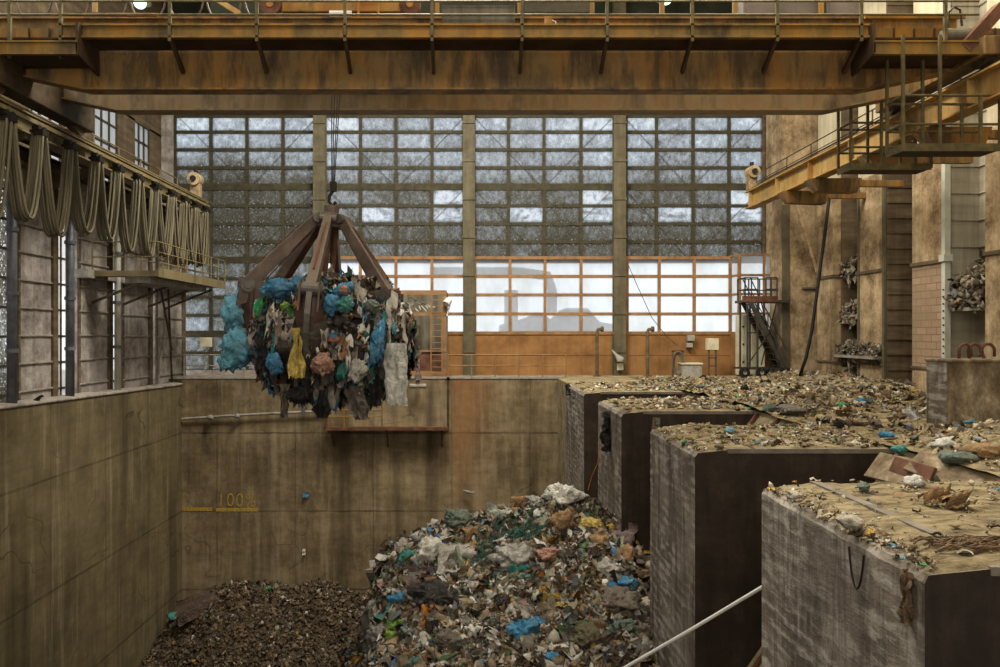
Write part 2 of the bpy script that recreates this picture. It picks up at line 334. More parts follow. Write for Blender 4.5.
# ------------------------------------------------------------------ mesh helpers
class MB:
    def __init__(s): s.v = []; s.f = []; s.mi = []; s.uv = []
    def add(s, vs, fs, m=0):
        b = len(s.v); s.v += [tuple(v) for v in vs]
        s.f += [tuple(b+i for i in f) for f in fs]; s.mi += [m]*len(fs); return s
    def hexa(s, c8, m=0):
        return s.add(c8, [(0,3,2,1),(4,5,6,7),(0,1,5,4),(1,2,6,5),(2,3,7,6),(3,0,4,7)], m)
    def box(s, x0, x1, y0, y1, z0, z1, m=0):
        x0,x1 = sorted((x0,x1)); y0,y1 = sorted((y0,y1)); z0,z1 = sorted((z0,z1))
        return s.hexa([(x0,y0,z0),(x1,y0,z0),(x1,y1,z0),(x0,y1,z0),(x0,y0,z1),(x1,y0,z1),(x1,y1,z1),(x0,y1,z1)], m)
    def bar(s, p, q, w, h, m=0, up=(0,0,1)):
        p, q = Vector(p), Vector(q); d = (q-p).normalized(); up = Vector(up)
        if abs(d.dot(up)) > .98: up = Vector((0,1,0))
        a = d.cross(up).normalized()*w/2; b = a.normalized().cross(d).normalized()*h/2
        return s.hexa([p-a-b, p+a-b, p+a+b, p-a+b, q-a-b, q+a-b, q+a+b, q-a+b], m)
    def tube(s, pts, r, n=8, m=0, cap=True, closed=False):
        pts = [Vector(p) for p in pts]; k = len(pts)
        rs = r if isinstance(r, (list, tuple)) else [r]*k
        prev = None; rings = []
        for i, p in enumerate(pts):
            a = pts[(i-1) % k] if (closed or i > 0) else pts[0]
            b = pts[(i+1) % k] if (closed or i < k-1) else pts[-1]
            d = (b-a).normalized() if (b-a).length > 1e-9 else Vector((0,0,1))
            if prev is None:
                u = d.orthogonal().normalized()
            else:
                u = (prev - d*prev.dot(d)).normalized()
            prev = u; w = d.cross(u)
            rings.append([p + (u*math.cos(2*PI*j/n) + w*math.sin(2*PI*j/n))*rs[i] for j in range(n)])
        vs = [v for rg in rings for v in rg]; fs = []
        for i in range(k if closed else k-1):
            i2 = (i+1) % k
            for j in range(n):
                fs.append((i*n+j, i*n+(j+1)%n, i2*n+(j+1)%n, i2*n+j))
        if cap and not closed:
            fs.append(tuple(reversed(range(n)))); fs.append(tuple((k-1)*n+j for j in range(n)))
        return s.add(vs, fs, m)
    def cyl(s, p, q, r, n=16, m=0): return s.tube([p, q], r, n, m)
    def prism(s, poly, y0, y1, m=0):
        """polygon in XZ extruded along Y"""
        n = len(poly)
        vs = [(x, y0, z) for x, z in poly] + [(x, y1, z) for x, z in poly]
        fs = [tuple(range(n)), tuple(reversed(range(n, 2*n)))] + [(i, i+n, (i+1)%n+n, (i+1)%n) for i in range(n)]
        return s.add(vs, fs, m)
    def prism_x(s, poly, x0, x1, m=0):
        n = len(poly)
        vs = [(x0, y, z) for y, z in poly] + [(x1, y, z) for y, z in poly]
        fs = [tuple(reversed(range(n))), tuple(range(n, 2*n))] + [(i, (i+1)%n, (i+1)%n+n, i+n) for i in range(n)]
        return s.add(vs, fs, m)
    def mesh(s, name, mats, smooth=False):
        me = bpy.data.meshes.new(name); me.from_pydata(s.v, [], s.f)
        for m in (mats if isinstance(mats, (list, tuple)) else [mats]): me.materials.append(m)
        if len(set(s.mi)) > 1: me.polygons.foreach_set('material_index', s.mi)
        if smooth: me.polygons.foreach_set('use_smooth', [True]*len(me.polygons))
        me.validate(); me.update(); return me
    def build(s, name, mats, parent=None, smooth=False, bevel=0, loc=None, **tags):
        me = s.mesh(name, mats, smooth)
        import bmesh
        bm = bmesh.new(); bm.from_mesh(me); bmesh.ops.recalc_face_normals(bm, faces=bm.faces); bm.to_mesh(me); bm.free()
        o = link(name, me, parent, **tags)
        if bevel:
            md = o.modifiers.new('Bevel', 'BEVEL'); md.width = bevel; md.segments = 2; md.limit_method = 'ANGLE'
        return o

def link(name, data, parent=None, label=None, cat=None, group=None, kind=None):
    o = bpy.data.objects.new(name, data); COL.objects.link(o)
    if parent is not None:
        o.parent = parent
        o.matrix_parent_inverse = Matrix.Translation(parent_world(parent)).inverted()
    tag(o, label, cat, group, kind); return o
def parent_world(p):
    return Vector(p['_w']) if '_w' in p else Vector((0,0,0))
def tag(o, label=None, cat=None, group=None, kind=None):
    if label: o['label'] = label
    if cat: o['category'] = cat
    if group: o['group'] = group
    if kind: o['kind'] = kind
    return o
def thing(name, label, cat, loc=(0,0,0), group=None, kind=None):
    o = bpy.data.objects.new(name, None); COL.objects.link(o); o.location = loc; o['_w'] = tuple(loc)
    o.empty_display_size = .2
    return tag(o, label, cat, group, kind)
def copy_thing(o, loc, label=None, group=None, rot=None, scale=None):
    c = o.copy(); COL.objects.link(c); c.location = loc
    if rot is not None: c.rotation_euler = rot
    if scale is not None: c.scale = (scale,)*3 if isinstance(scale, (int,float)) else scale
    if label: c['label'] = label
    if group: c['group'] = group
    for ch in o.children:
        d = ch.copy(); COL.objects.link(d); d.parent = c
        for g in ch.children:
            e = g.copy(); COL.objects.link(e); e.parent = d
    return c

def railing(mb, p, q, h, n, r=.022, rails=(1.0, .55), toe=0, posts=True):
    p, q = Vector(p), Vector(q)
    for k in rails: mb.tube([p+Vector((0,0,h*k)), q+Vector((0,0,h*k))], r, 6)
    if posts:
        for i in range(n+1):
            a = p.lerp(q, i/n); mb.tube([a, a+Vector((0,0,h))], r*1.15, 6)
    if toe: mb.bar(p+Vector((0,0,toe/2)), q+Vector((0,0,toe/2)), .01, toe)
    return mb

# ------------------------------------------------------------------ terrain of waste
RP = [(-20,-13.6),(-8,-12.6),(-6,-11.2),(-4.6,-9.4),(-3.7,-7.6),(-3.1,-6.6),(-2.75,-5.6),(-2.62,-4.9),(-2.2,-4.15),(-1.17,-3.65),(0,-3.35),(1.5,-3.05),(2.64,-2.75),(3.8,-3.05),(5.0,-3.5),(6.4,-3.9),(9,-4.2)]
def interp(tab, x):
    if x <= tab[0][0]: return tab[0][1]
    for (a, b), (c, d) in zip(tab, tab[1:]):
        if x <= c: return b + (d-b)*(x-a)/(c-a)
    return tab[-1][1]
def fbm(x, y, s, seed=0):
    return mnoise.fractal(Vector((x*s+seed, y*s+seed*.7, seed*1.3)), .6, 2.0, 5)
def H1(x, y):
    z = interp(RP, x + .25*fbm(x, y, .5, 3))
    if y < 22: z -= .50*(22-y) + .02*(22-y)**2*0
    else: z -= .75*(y-22)
    return z + .22*fbm(x, y, .45, 11) + .10*fbm(x, y, 1.6, 5)
def H2(x, y):
    z = -9.35 - .045*((x+10.3)**2 if x < -10.3 else 0)*3.2 - .10*max(0, x+10.3)**1.15
    z -= .55*max(0, 33.5-y) + .35*max(0, y-34.5)
    z += .25*math.exp(-((x+10.5)/1.6)**2)
    return z + .45*fbm(x, y, .28, 21) + .12*fbm(x, y, 1.3, 9)
def H(x, y): return max(H1(x, y), H2(x, y), -14)
def ray_ground(px, py, fn=H, y0=12.0, y1=38.0):
    d = y0
    while d < y1:
        p = P(px, py, d)
        if p.z < fn(p.x, p.y): return p
        d += .06
    return P(px, py, y1)

def litter(name, pts, mat, size, seed, parent=None, hang=0.0, flat=.6, chunk=.3, **tags):
    """pts: list of (position, outward normal). One mesh of crumpled scraps and lumps."""
    rg = np.random.default_rng(seed); V = []; Fc = []; b = 0
    g = np.linspace(-.5, .5, 4); gu, gv = np.meshgrid(g, g, indexing='ij'); gu = gu.ravel(); gv = gv.ravel()
    gf = [(i*4+j, (i+1)*4+j, (i+1)*4+j+1, i*4+j+1) for i in range(3) for j in range(3)]
    # lump template: icosahedron
    t = (1+5**.5)/2
    ico = np.array([(-1,t,0),(1,t,0),(-1,-t,0),(1,-t,0),(0,-1,t),(0,1,t),(0,-1,-t),(0,1,-t),(t,0,-1),(t,0,1),(-t,0,-1),(-t,0,1)])/1.9
    icf = [(0,11,5),(0,5,1),(0,1,7),(0,7,10),(0,10,11),(1,5,9),(5,11,4),(11,10,2),(10,7,6),(7,1,8),(3,9,4),(3,4,2),(3,2,6),(3,6,8),(3,8,9),(4,9,5),(2,4,11),(6,2,10),(8,6,7),(9,8,1)]
    for p, nrm in pts:
        s = size[0] + (size[1]-size[0])*rg.random()**2.2
        kind = rg.random()
        if kind < chunk:
            loc = ico * (1+.35*rg.standard_normal((12,1))) * np.array([1, .45+.5*rg.random(), .25+.4*rg.random()])*s*.55
            fs = icf
        else:
            a, c = s*(.8+.9*rg.random()), s*(.25+.6*rg.random())
            ph = rg.random(6)*6.28; k = 3+4*rg.random(3)
            z = s*.16*(np.sin(k[0]*2*gu+ph[0]) + np.sin(k[1]*2*gv+ph[1]) + np.sin(k[2]*(gu+gv)*1.5+ph[2]))
            x = gu*a*(1+.3*np.sin(gv*5+ph[3])); y = gv*c*(1+.35*np.sin(gu*6+ph[4]))
            loc = np.stack([x, y, z], 1) + rg.standard_normal((16,3))*s*.045
            fs = gf
        n = Vector(nrm)
        if rg.random() < hang:
            # long axis hangs down
            q = Vector((0,0,-1)).lerp(n, .15*rg.random()).normalized()
            e1 = q; e3 = (n - q*n.dot(q))
            e3 = e3.normalized() if e3.length > .1 else Vector((1,0,0))
            e2 = e3.cross(e1); Rm = np.array([e1, e2, e3]).T
            if kind >= chunk: loc[:,0] *= 1.7; loc[:,0] += s*.5
        else:
            jit = Vector(rg.standard_normal(3)*(1-flat)); m = (n+jit).normalized()
            u = m.orthogonal().normalized(); w = m.cross(u); an = rg.random()*6.28
            e1 = u*math.cos(an)+w*math.sin(an); e2 = m.cross(e1); Rm = np.array([e1, e2, m]).T
        loc = loc @ Rm.T + np.array(p)
        V.append(loc); Fc += [tuple(b+i for i in f) for f in fs]; b += len(loc)
    me = bpy.data.meshes.new(name); me.from_pydata(np.concatenate(V).tolist(), [], Fc)
    me.materials.append(mat); me.polygons.foreach_set('use_smooth', [True]*len(me.polygons)); me.update()
    o = link(name, me, parent, **tags); return o

def crumple(seed, size=(1,1,.6), sub=3, amp=.35, fold=2.2):
    """closed crumpled bag: ridged folds, pinched neck"""
    import bmesh
    bm = bmesh.new(); bmesh.ops.create_icosphere(bm, subdivisions=sub, radius=.5)
    ax = Vector((math.sin(seed*7.1), math.cos(seed*3.7), .4*math.sin(seed))).normalized()
    for v in bm.verts:
        n = v.co.normalized()
        a = mnoise.fractal(n*1.7+Vector((seed*3.1, seed, 0)), .8, 2.0, 3)
        q = n*2.6 + .5*Vector((mnoise.noise(n*3+Vector((seed,0,0))), mnoise.noise(n*3+Vector((0,seed,0))), 0))
        r1 = 1-abs(mnoise.noise(q+Vector((0, seed*2.3, seed))))*2.6
        r2 = 1-abs(mnoise.noise(q*2.3+Vector((seed, 0, 5))))*2.6
        k = .42 + amp*.20*a + amp*.20*r1 + amp*.13*r2
        pk = max(0, n.dot(ax)-.72)/.28; k *= 1 + .35*pk
        v.co = n*max(.12, k)
        sk = mnoise.noise_vector(n*1.1+Vector((seed*1.7, 3, seed)))*.16
        v.co = Vector(((v.co.x+sk.x)*size[0], (v.co.y+sk.y)*size[1], (v.co.z+sk.z)*size[2]))
    me = bpy.data.meshes.new('crumple'); bm.to_mesh(me); bm.free()
    me.polygons.foreach_set('use_smooth', [sub > 2]*len(me.polygons)); return me
def sheet(seed, a=1, c=.7, n=16, amp=.12, edge=.15, drape=0.0, thick=.012):
    """crumpled sheet with thickness"""
    V = []; Fc = []
    for i in range(n+1):
        for j in range(n+1):
            u, v = i/n-.5, j/n-.5
            q = Vector((u*3+seed*5.3, v*3, seed))
            z = amp*(mnoise.fractal(q, .7, 2, 4)*1.2 + .6*math.sin(v*9+seed+2*mnoise.noise(q)))
            ex = 1 + edge*mnoise.noise(Vector((v*6, seed*2, 1))); ey = 1 + edge*mnoise.noise(Vector((u*6, seed*3, 4)))
            V.append((u*a*ex, v*c*ey*(1+.3*drape*mnoise.noise(Vector((u*4, 7, seed)))), z - drape*(u*u+v*v)*a))
    for i in range(n):
        for j in range(n):
            k = i*(n+1)+j; Fc.append((k, k+n+1, k+n+2, k+1))
    N = len(V)
    V2 = [(x, y, z-thick) for x, y, z in V]
    F2 = [tuple(reversed([N+i for i in f])) for f in Fc]
    rim = [i*(n+1) for i in range(n+1)] + [n*(n+1)+j for j in range(1, n+1)] + [i*(n+1)+n for i in range(n-1, -1, -1)] + [j for j in range(n-1, 0, -1)]
    F3 = [(rim[k], rim[(k+1)%len(rim)], N+rim[(k+1)%len(rim)], N+rim[k]) for k in range(len(rim))]
    me = bpy.data.meshes.new('sheet'); me.from_pydata(V+V2, [], Fc+F2+F3)
    me.polygons.foreach_set('use_smooth', [True]*len(me.polygons)); me.update(); return me
def put(name, me, mat, loc, rot=(0,0,0), scale=1, **tags):
    me = me.copy() if me.materials else me
    me.materials.clear(); me.materials.append(mat)
    o = link(name, me, None, **tags); o.location = loc; o.rotation_euler = rot
    o.scale = (scale,)*3 if isinstance(scale, (int, float)) else scale
    return o

# ================================================================== THE SHELL
WX, WXR, YB = -14.1, 4.3, 36.7                  # pit's west face, east face, end wall
DX = 8.1                                        # where the tipping deck begins
ZW = lambda y: -.05 - .25*(y-22.5)/14.2         # dusty top of the west pit wall
mb = MB(); mb.box(-15.2, 9, -2, 38, -14.3, -14); mb.build('floor', M['pit_floor'], kind='structure')
mb = MB(); mb.box(WX, WXR+.2, YB, YB+1.0, -14, -.02); mb.box(WX-.6, WXR+.2, YB-.03, YB+1.0, -.02, .06, 1)
mb.build('wall_back', [M['pit_back'], M['ledge']], kind='structure')
mb = MB()
y0, y1 = -2, YB+.6
mb.hexa([(WX-.7,y0,-14),(WX,y0,-14),(WX,y1,-14),(WX-.7,y1,-14),(WX-.7,y0,ZW(y0)),(WX,y0,ZW(y0)),(WX,y1,ZW(y1)),(WX-.7,y1,ZW(y1))])
mb.build('wall_left', M['pit_left'], kind='structure')
mb = MB(); n = 60
def cap_z(y, k): return ZW(y) + .05*mnoise.noise(Vector((y*1.3, k, 0)))
vs = []
for i in range(n+1):
    y = y0+(y1-y0)*i/n
    vs += [(WX-.9, y, ZW(y)-.02), (WX+.035, y, ZW(y)-.04), (WX+.03+.02*mnoise.noise(Vector((y*3,2,2))), y, cap_z(y,1)+.06), (WX-.45, y, cap_z(y,5)+.12), (WX-.9, y, cap_z(y,9)+.06)]
fs = [(i*5+j, i*5+(j+1)%5, (i+1)*5+(j+1)%5, (i+1)*5+j) for i in range(n) for j in range(5)]
mb.add(vs, fs); mb.build('trim_1', M['ledge'], smooth=True, kind='structure')
# tipping deck and the floor strip behind the pit
mb = MB(); mb.box(DX, 19.5, -4, YB+.2, -.5, 0); mb.box(WXR, DX, 33.6, YB+.2, -14, 0); mb.box(-22, 19.5, YB+.2, 41, -.5, 0)
mb.build('floor', M['deck'], kind='structure')
mb = MB(); mb.box(-24, WX-.75, -4, YB+.3, -.7, -.35); mb.build('floor', M['deck'], kind='structure')
mb = MB(); mb.box(DX, DX+.3, -2, 33, -14, -.5); mb.build('wall_right', M['pier_front'], kind='structure')
# ceiling
mb = MB(); mb.box(-24, 20, -6, 42, 22, 22.3)
for i in range(9): mb.box(-24, 20, -2+i*5, -1.7+i*5, 21.2, 22)
mb.build('ceiling', M['ceiling'], kind='structure')
mb = MB(); mb.box(-24, 20, -6.3, -6, -14, 22); mb.build('wall_front', M['dark_wall'], kind='structure')

# ---------- facade (Y = 40)
YF = 40.0
def fx(px): return PX(px, YF)
def fz(py): return PZ(py, YF)
ROWS = [43,61,79,97,114.5,132.3,150,168,187,206,224,242,260]
ROWS_LOW = [260,279,297,315.5,334,353,371]
BAYS = [[175,211,247,283,315],[325,360.5,396,432,464],[474,508.5,544,581,615],[626,656.5,693,729,765]]
def glazing(root, name_f, cols, rows, y, mat_f, mat_p, fw, fd, thick=()):
    X = [PX(c, YF) for c in cols]; Z = [PZ(r, YF) for r in rows]
    f = MB(); g = MB(); uvs = []
    for i, x in enumerate(X): f.box(x-fw/2, x+fw/2, y-fd/2, y+fd/2, Z[-1]-fw/2, Z[0]+fw/2)
    for i, z in enumerate(Z):
        w = fw*(2.2 if rows[i] in thick else 1)
        f.box(X[0], X[-1], y-fd*.6, y+fd*.6, z-w/2, z+w/2)
    f.build('window_frame', mat_f, root)
    for i in range(len(X)-1):
        for j in range(len(Z)-1):
            g.add([(X[i],y,Z[j+1]),(X[i+1],y,Z[j+1]),(X[i+1],y,Z[j]),(X[i],y,Z[j])], [(0,1,2,3)])
            uvs += [(0,0),(1,0),(1,1),(0,1)]
    me = g.mesh('pane', mat_p); uv = me.uv_layers.new(name='UVMap')
    for l, c in zip(uv.data, uvs): l.uv = c
    link('pane', me, root)
for k, cols in enumerate(BAYS):
    root = thing(f'window_{k+1}', None, None, (PX(cols[0],YF), YF, 0), kind='structure')
    rows = ROWS + (ROWS_LOW[1:] if k == 0 else [])
    glazing(root, '', cols, rows, YF, M['mullion'], M['pane'], .16, .12, (114.5, 187, 260, 334))
mb = MB(); mb.box(-24, fx(326), YF-.1, YF+.1, 0, fz(370)); mb.build('wall_back_lower', M['panel_grey'], kind='structure')
# steel bracing outside the glass
mb = MB()
for cols in BAYS:
    xa, xb, xm = fx(cols[0]), fx(cols[-1]), fx(cols[2])
    for za, zb in ((fz(187), fz(114.5)), (fz(260), fz(187)), (fz(114.5), fz(43))):
        mb.bar((xa, YF+.5, zb), (xm, YF+.5, za), .07, .07); mb.bar((xb, YF+.5, zb), (xm, YF+.5, za), .07, .07)
mb.build('trim_2', M['mullion'], kind='structure')
# columns of the facade and gable above
for k, (a, b) in enumerate(((313,325),(463,475),(614,626))):
    mb = MB(); xa, xb = PX(a,39.3), PX(b,39.3)
    mb.box(xa, xb, 39.28, 39.34, 0, 20.5); mb.box(xa, xb, 39.7, 39.76, 0, 20.5); mb.box((xa+xb)/2-.04, (xa+xb)/2+.04, 39.3, 39.75, 0, 20.5)
    for z in np.arange(1.2, 19, 2.0): mb.box(xa-.03, xb+.03, 39.24, 39.29, z, z+.12)
    mb.build('column', M['column'], kind='structure')
mb = MB(); mb.box(-24, 20, YF-.1, YF+.3, fz(43), 22.3); mb.build('wall_back_upper', M['dark_wall'], kind='structure')
mb = MB(); mb.box(fx(762), 19.5, YF-.15, YF+.2, fz(260), fz(43)); mb.box(fx(785), 19.5, YF-.15, YF+.2, 0, fz(260))
for z in np.arange(5.9, 16, 1.93): mb.box(fx(763), 19.5, YF-.22, YF-.15, z, z+.1)
mb.build('wall_back_panel', M['recess'], kind='structure')
mb = MB(); mb.box(-24, fx(174), YF-.15, YF+.2, 5, fz(43)); mb.build('wall_back_panel', M['panel_grey'], kind='structure')

# orange screen: glazed above, boarded below
YO = 39.78
OR = thing('window_5', None, None, (fx(335), YO, 0), kind='structure')
ocols = [332,360.5,396,432,470,475,510,545,581,617,627,659,694,730]
orows = [258,276.5,295,314,333]
def op(px): return PX(px, YO)
f = MB(); g = MB()
X = [op(c) for c in ocols]; Z = [PZ(r, YO) for r in orows]
for x in X: f.box(x-.075, x+.075, YO-.1, YO+.05, Z[-1], Z[0])
for z in Z: f.box(X[0], X[-1], YO-.11, YO+.05, z-.08, z+.08)
f.build('window_frame', M['orange_frame'], OR)
for i in range(len(X)-1):
    for j in range(4): g.add([(X[i],YO,Z[j+1]),(X[i+1],YO,Z[j+1]),(X[i+1],YO,Z[j]),(X[i],YO,Z[j])], [(0,1,2,3)])
g.build('pane', M['clear_pane'], OR)
mb = MB(); mb.box(X[0], X[-1], YO-.06, YO+.06, 0, Z[-1]-.05)
for x in X[::1]: mb.box(x-.02, x+.02, YO-.085, YO-.06, 0, Z[-1]-.05)
mb.box(X[0], X[-1], YO-.08, YO-.06, 1.05, 1.1)
mb.build('wall_back_lower', M['orange_wall'], kind='structure')
# stepped-forward bay beside the stair
W6 = thing('window_6', None, None, (op(732), YO, 0), kind='structure')
YS = 38.9; xs, xe = PX(739, YS), 15.9; xb = X[-1]+.02
f = MB(); g = MB()
zt = PZ(256.5, YO)
for z in [zt]+[PZ(r, YO) for r in orows[1:]]:
    f.box(xs, xe, YS-.05, YS+.05, z-.06, z+.06); f.bar((xb, YO, z), (xs, YS, z), .1, .12)
f.box(xs-.07, xs+.09, YS-.08, YS+.05, 0, zt); f.box(PX(764,YS)-.06, PX(764,YS)+.06, YS-.06, YS+.05, 0, zt)
f.build('window_frame', M['orange_frame'], W6)
for j in range(4):
    z1_, z0_ = Z[j], Z[j+1]
    g.add([(xs,YS,z0_),(xe,YS,z0_),(xe,YS,z1_),(xs,YS,z1_)], [(0,1,2,3)])
    g.add([(xb,YO,z0_),(xs,YS,z0_),(xs,YS,z1_),(xb,YO,z1_)], [(0,1,2,3)])
g.build('pane', M['clear_pane'], W6)
mb = MB(); mb.box(xs, xe, YS-.03, YS+.03, 0, Z[-1]); mb.hexa([(xb-.05,YO,0),(xs-.05,YS,0),(xs,YS,0),(xb,YO,0),(xb-.05,YO,Z[-1]),(xs-.05,YS,Z[-1]),(xs,YS,Z[-1]),(xb,YO,Z[-1])])
mb.build('wall_back_lower', M['orange_wall'], kind='structure')
# plant standing outside, seen dimly through the sheeting
t_ = thing('outdoor_pipe_plant', 'grey duct and box of outdoor plant dimly seen through the milky window', 'machinery', (PX(520,42.5), 42.5, 0))
mb = MB(); mb.tube([P(430,272,42.5), P(520,272,42.5), P(548,276,42.5), P(552,290,42.5), P(552,312,42.5)], .28, 12); mb.build('duct', M['outside_grey'], t_, smooth=True)
mb = MB(); mb.box(PX(505,42), PX(518,42), 42, 43, PZ(335,42), PZ(290,42)); mb.build('cabinet_box', M['outside_grey'], t_)
t_ = thing('parked_truck', 'low dark silhouette of a vehicle outside beyond the milky window', 'vehicle', (PX(560,43), 43, 0))
mb = MB(); mb.prism([(PX(500,43),PZ(345,43)),(PX(500,43),PZ(325,43)),(PX(525,43),PZ(318,43)),(PX(540,43),PZ(312,43)),(PX(552,43),PZ(320,43)),(PX(565,43),PZ(308,43)),(PX(588,43),PZ(308,43)),(PX(600,43),PZ(322,43)),(PX(614,43),PZ(324,43)),(PX(614,43),PZ(345,43))], 43, 45)
mb.build('cab', M['outside_grey'], t_, bevel=.1)
mb = MB()
for px in (515, 590): mb.cyl((PX(px,43),42.8,.45), (PX(px,43),43.2,.45), .45)
mb.build('wheel', M['black_rubber'], t_)

# ---------- east side wall: pilasters and recesses
XR = 17.0
def yy(px): return XR*F/(px-CX)
mb = MB(); mb.box(18.1, 18.5, -4, 41, 0, 22); mb.build('wall_right_recess', M['recess'], kind='structure')
mb = MB(); mb.box(18.05, 18.12, 24.7, 26.7, 0, 22)
for z in np.arange(.5, 20, .95): mb.box(18.0, 18.06, 24.7, 26.7, z, z+.05)
mb.build('trim_3', M['recess_pale'], kind='structure')
def pilaster(pa, pb, x=XR, brick=False, name='pillar', pale_from=8.9, fm=None, side=None):
    ya, yb = x*F/(pb-CX), x*F/(pa-CX)
    m = MB()
    m.box(x, 18.3, ya, yb, 0, .9, 0); m.box(x, 18.3, ya, yb, .9, 4.75, 2 if brick else 0); m.box(x, 18.3, ya, yb, 4.75, pale_from, 0)
    m.box(x+.05, 18.3, ya, yb, pale_from, 22, 1)
    for z, h in ((4.75, .14), (.86, .1)): m.box(x-.07, 18.3, ya-.07, yb+.03, z, z+h, 3)
    return m.build(name, [fm or M['plaster'], M['plaster_pale'], M['brick'], M['recess']], kind='structure', bevel=.015)
m = MB(); m.box(15.55, 18.3, 37.3, 39.4, 0, 22); m.box(15.5, 15.9, 37.26, 37.3, 0, 8.6, 1); m.box(16.5, 17.3, 37.2, 37.3, 4.4, 4.5, 1)
m.build('pillar', [M['plaster'], M['column']], kind='structure', bevel=.015)
pilaster(817, 833, 16.6)
pilaster(857, 885)
pilaster(912, 947, brick=True)
pilaster(985, 1060, brick=False)
pilaster(1100, 1250, brick=False)
for ya, yb in ((PX(0,1)*0+30.75, 31.0), (32.7, 32.9)):
    mb = MB(); mb.box(XR-.05, XR+.02, ya, ya+.12, 0, 9); mb.build('trim_4', M['column'], kind='structure')
# recess boarding courses
mb = MB()
for z in np.arange(.7, 20, .62):
    mb.box(18.03, 18.12, 28.8, 30.7, z, z+.05); mb.box(17.02, 18.1, 30.57, 30.62, z, z+.05)
mb.build('trim_5', M['recess'], kind='structure')
m = MB(); m.box(16.95, 18.12, 34.2, 34.28, 0, 22); m.box(17.02, 18.12, 30.6, 30.68, 0, 22)  # dark sheets added, their colour carrying the shade of the recesses
m.build('trim_5', M['recess'], kind='structure')
m = MB(); m.box(17.05, 18.12, 26.58, 26.68, 0, 22)
for z in np.arange(.5, 20, .95): m.box(17.05, 18.12, 26.55, 26.6, z, z+.04)
m.build('trim_3', M['recess_pale'], kind='structure')
# ledges in the recesses where waste has caught
ledges = [(33.0, 34.2, 4.75), (33.0, 34.2, 2.75), (30.9, 34.2, 1.25), (24.8, 26.6, 3.1)]
mb = MB()
for ya, yb, z in ledges:
    mb.box(16.6 if z < 1.3 else 17.0, 18.1, ya, yb, z-.12, z)
mb.build('trim_6', M['ledge'], kind='structure')

# ---------- west side wall above the pit: panels between posts, windows over the runway
XL = -14.75
def wy(px, x=XL): return x*F/(px-CX)
for pa, pb, za, zb, mt in ((17,56,-.1,8.0,0),(78,111,-.1,8.0,0),(122,151,-.15,8.0,0),(156,184,-.2,8.0,0)):
    ya, yb = wy(pa), wy(pb); m = MB()
    m.box(XL-.25, XL, ya, yb, za, zb)
    z = za+.35
    while z < zb-.2:
        m.box(XL-.02, XL+.07, ya, yb, z, z+.07, 1); z += .92
    m.box(XL-.05, XL+.10, yb-.32, yb, za, zb, 2); m.box(XL-.05, XL+.06, ya, ya+.12, za, zb, 2)
    m.build('wall_left_panel', [M['panel_grey'], M['ledge'], M['recess']], kind='structure', bevel=.02)
mb = MB(); mb.box(XL-.1, XL+.45, wy(76), wy(184), 4.3, 4.62); mb.build('trim_7', M['ledge'], kind='structure')
mb = MB(); mb.box(XL-.3, XL+.1, -4, 40, 7.9, 8.3); mb.box(XL-.35, XL-.05, -4, wy(-20), -.3, 8); mb.build('wall_left_upper', M['recess'], kind='structure')
XU = -16.4
mb = MB(); mb.box(XU-.3, XU, -4, 40, 8.0, 8.9); mb.box(XU-.3, XU, -4, 40, 12.6, 22); mb.box(XU-.1, XL+.1, -4, 40, 8.2, 8.35)
wins = []
edges_px = [(30, 62), (95, 118), (135, 150)]
spans = [(XU*F/(a-CX), XU*F/(b-CX)) for a, b in edges_px]
cur = -4
for a, b in spans:
    mb.box(XU-.3, XU, cur, a, 8.8, 12.7); cur = b
mb.box(XU-.3, XU, cur, 40, 8.8, 12.7)
mb.build('wall_left_upper', M['recess'], kind='structure')
for k, (a, b) in enumerate(spans):
    root = thing(f'window_{k+7}', None, None, (XU, a, 8.8), kind='structure')
    f = MB()
    nn = 3
    for i in range(nn+1):
        y = a+(b-a)*i/nn; f.box(XU-.15, XU-.05, y-.06, y+.06, 8.8, 12.7)
    for z in np.arange(8.9, 12.7, .95): f.box(XU-.15, XU-.05, a, b, z-.05, z+.05)
    f.build('window_frame', M['mullion'], root)
    g = MB(); g.add([(XU-.1,a,8.8),(XU-.1,b,8.8),(XU-.1,b,12.7),(XU-.1,a,12.7)], [(0,1,2,3)]); g.build('pane', M['clear_pane'], root)
# glazing in the gaps between the west panels
for k, (pa, pb) in enumerate(((-20, 18), (55, 79), (110, 123))):
    a, b = wy(pa), wy(pb)
    root = thing(f'window_{k+10}', None, None, (XL-.2, a, 0), kind='structure')
    f = MB()
    for z in np.arange(.2, 8, .95): f.box(XL-.30, XL-.22, a, b, z-.04, z+.04)
    f.box(XL-.3, XL-.22, (a+b)/2-.04, (a+b)/2+.04, -.2, 8)
    f.build('window_frame', M['mullion'], root)
    g = MB(); g.add([(XL-.26,a,-.3),(XL-.26,b,-.3),(XL-.26,b,7.9),(XL-.26,a,7.9)], [(0,1,2,3)]); g.build('pane', M['pane'] if k == 0 else M['clear_pane'], root)
mb = MB(); mb.box(-24, -23.7, -4, 41, -.5, 22); mb.build('wall_left_outer', M['outside_grey'], kind='structure') if False else None

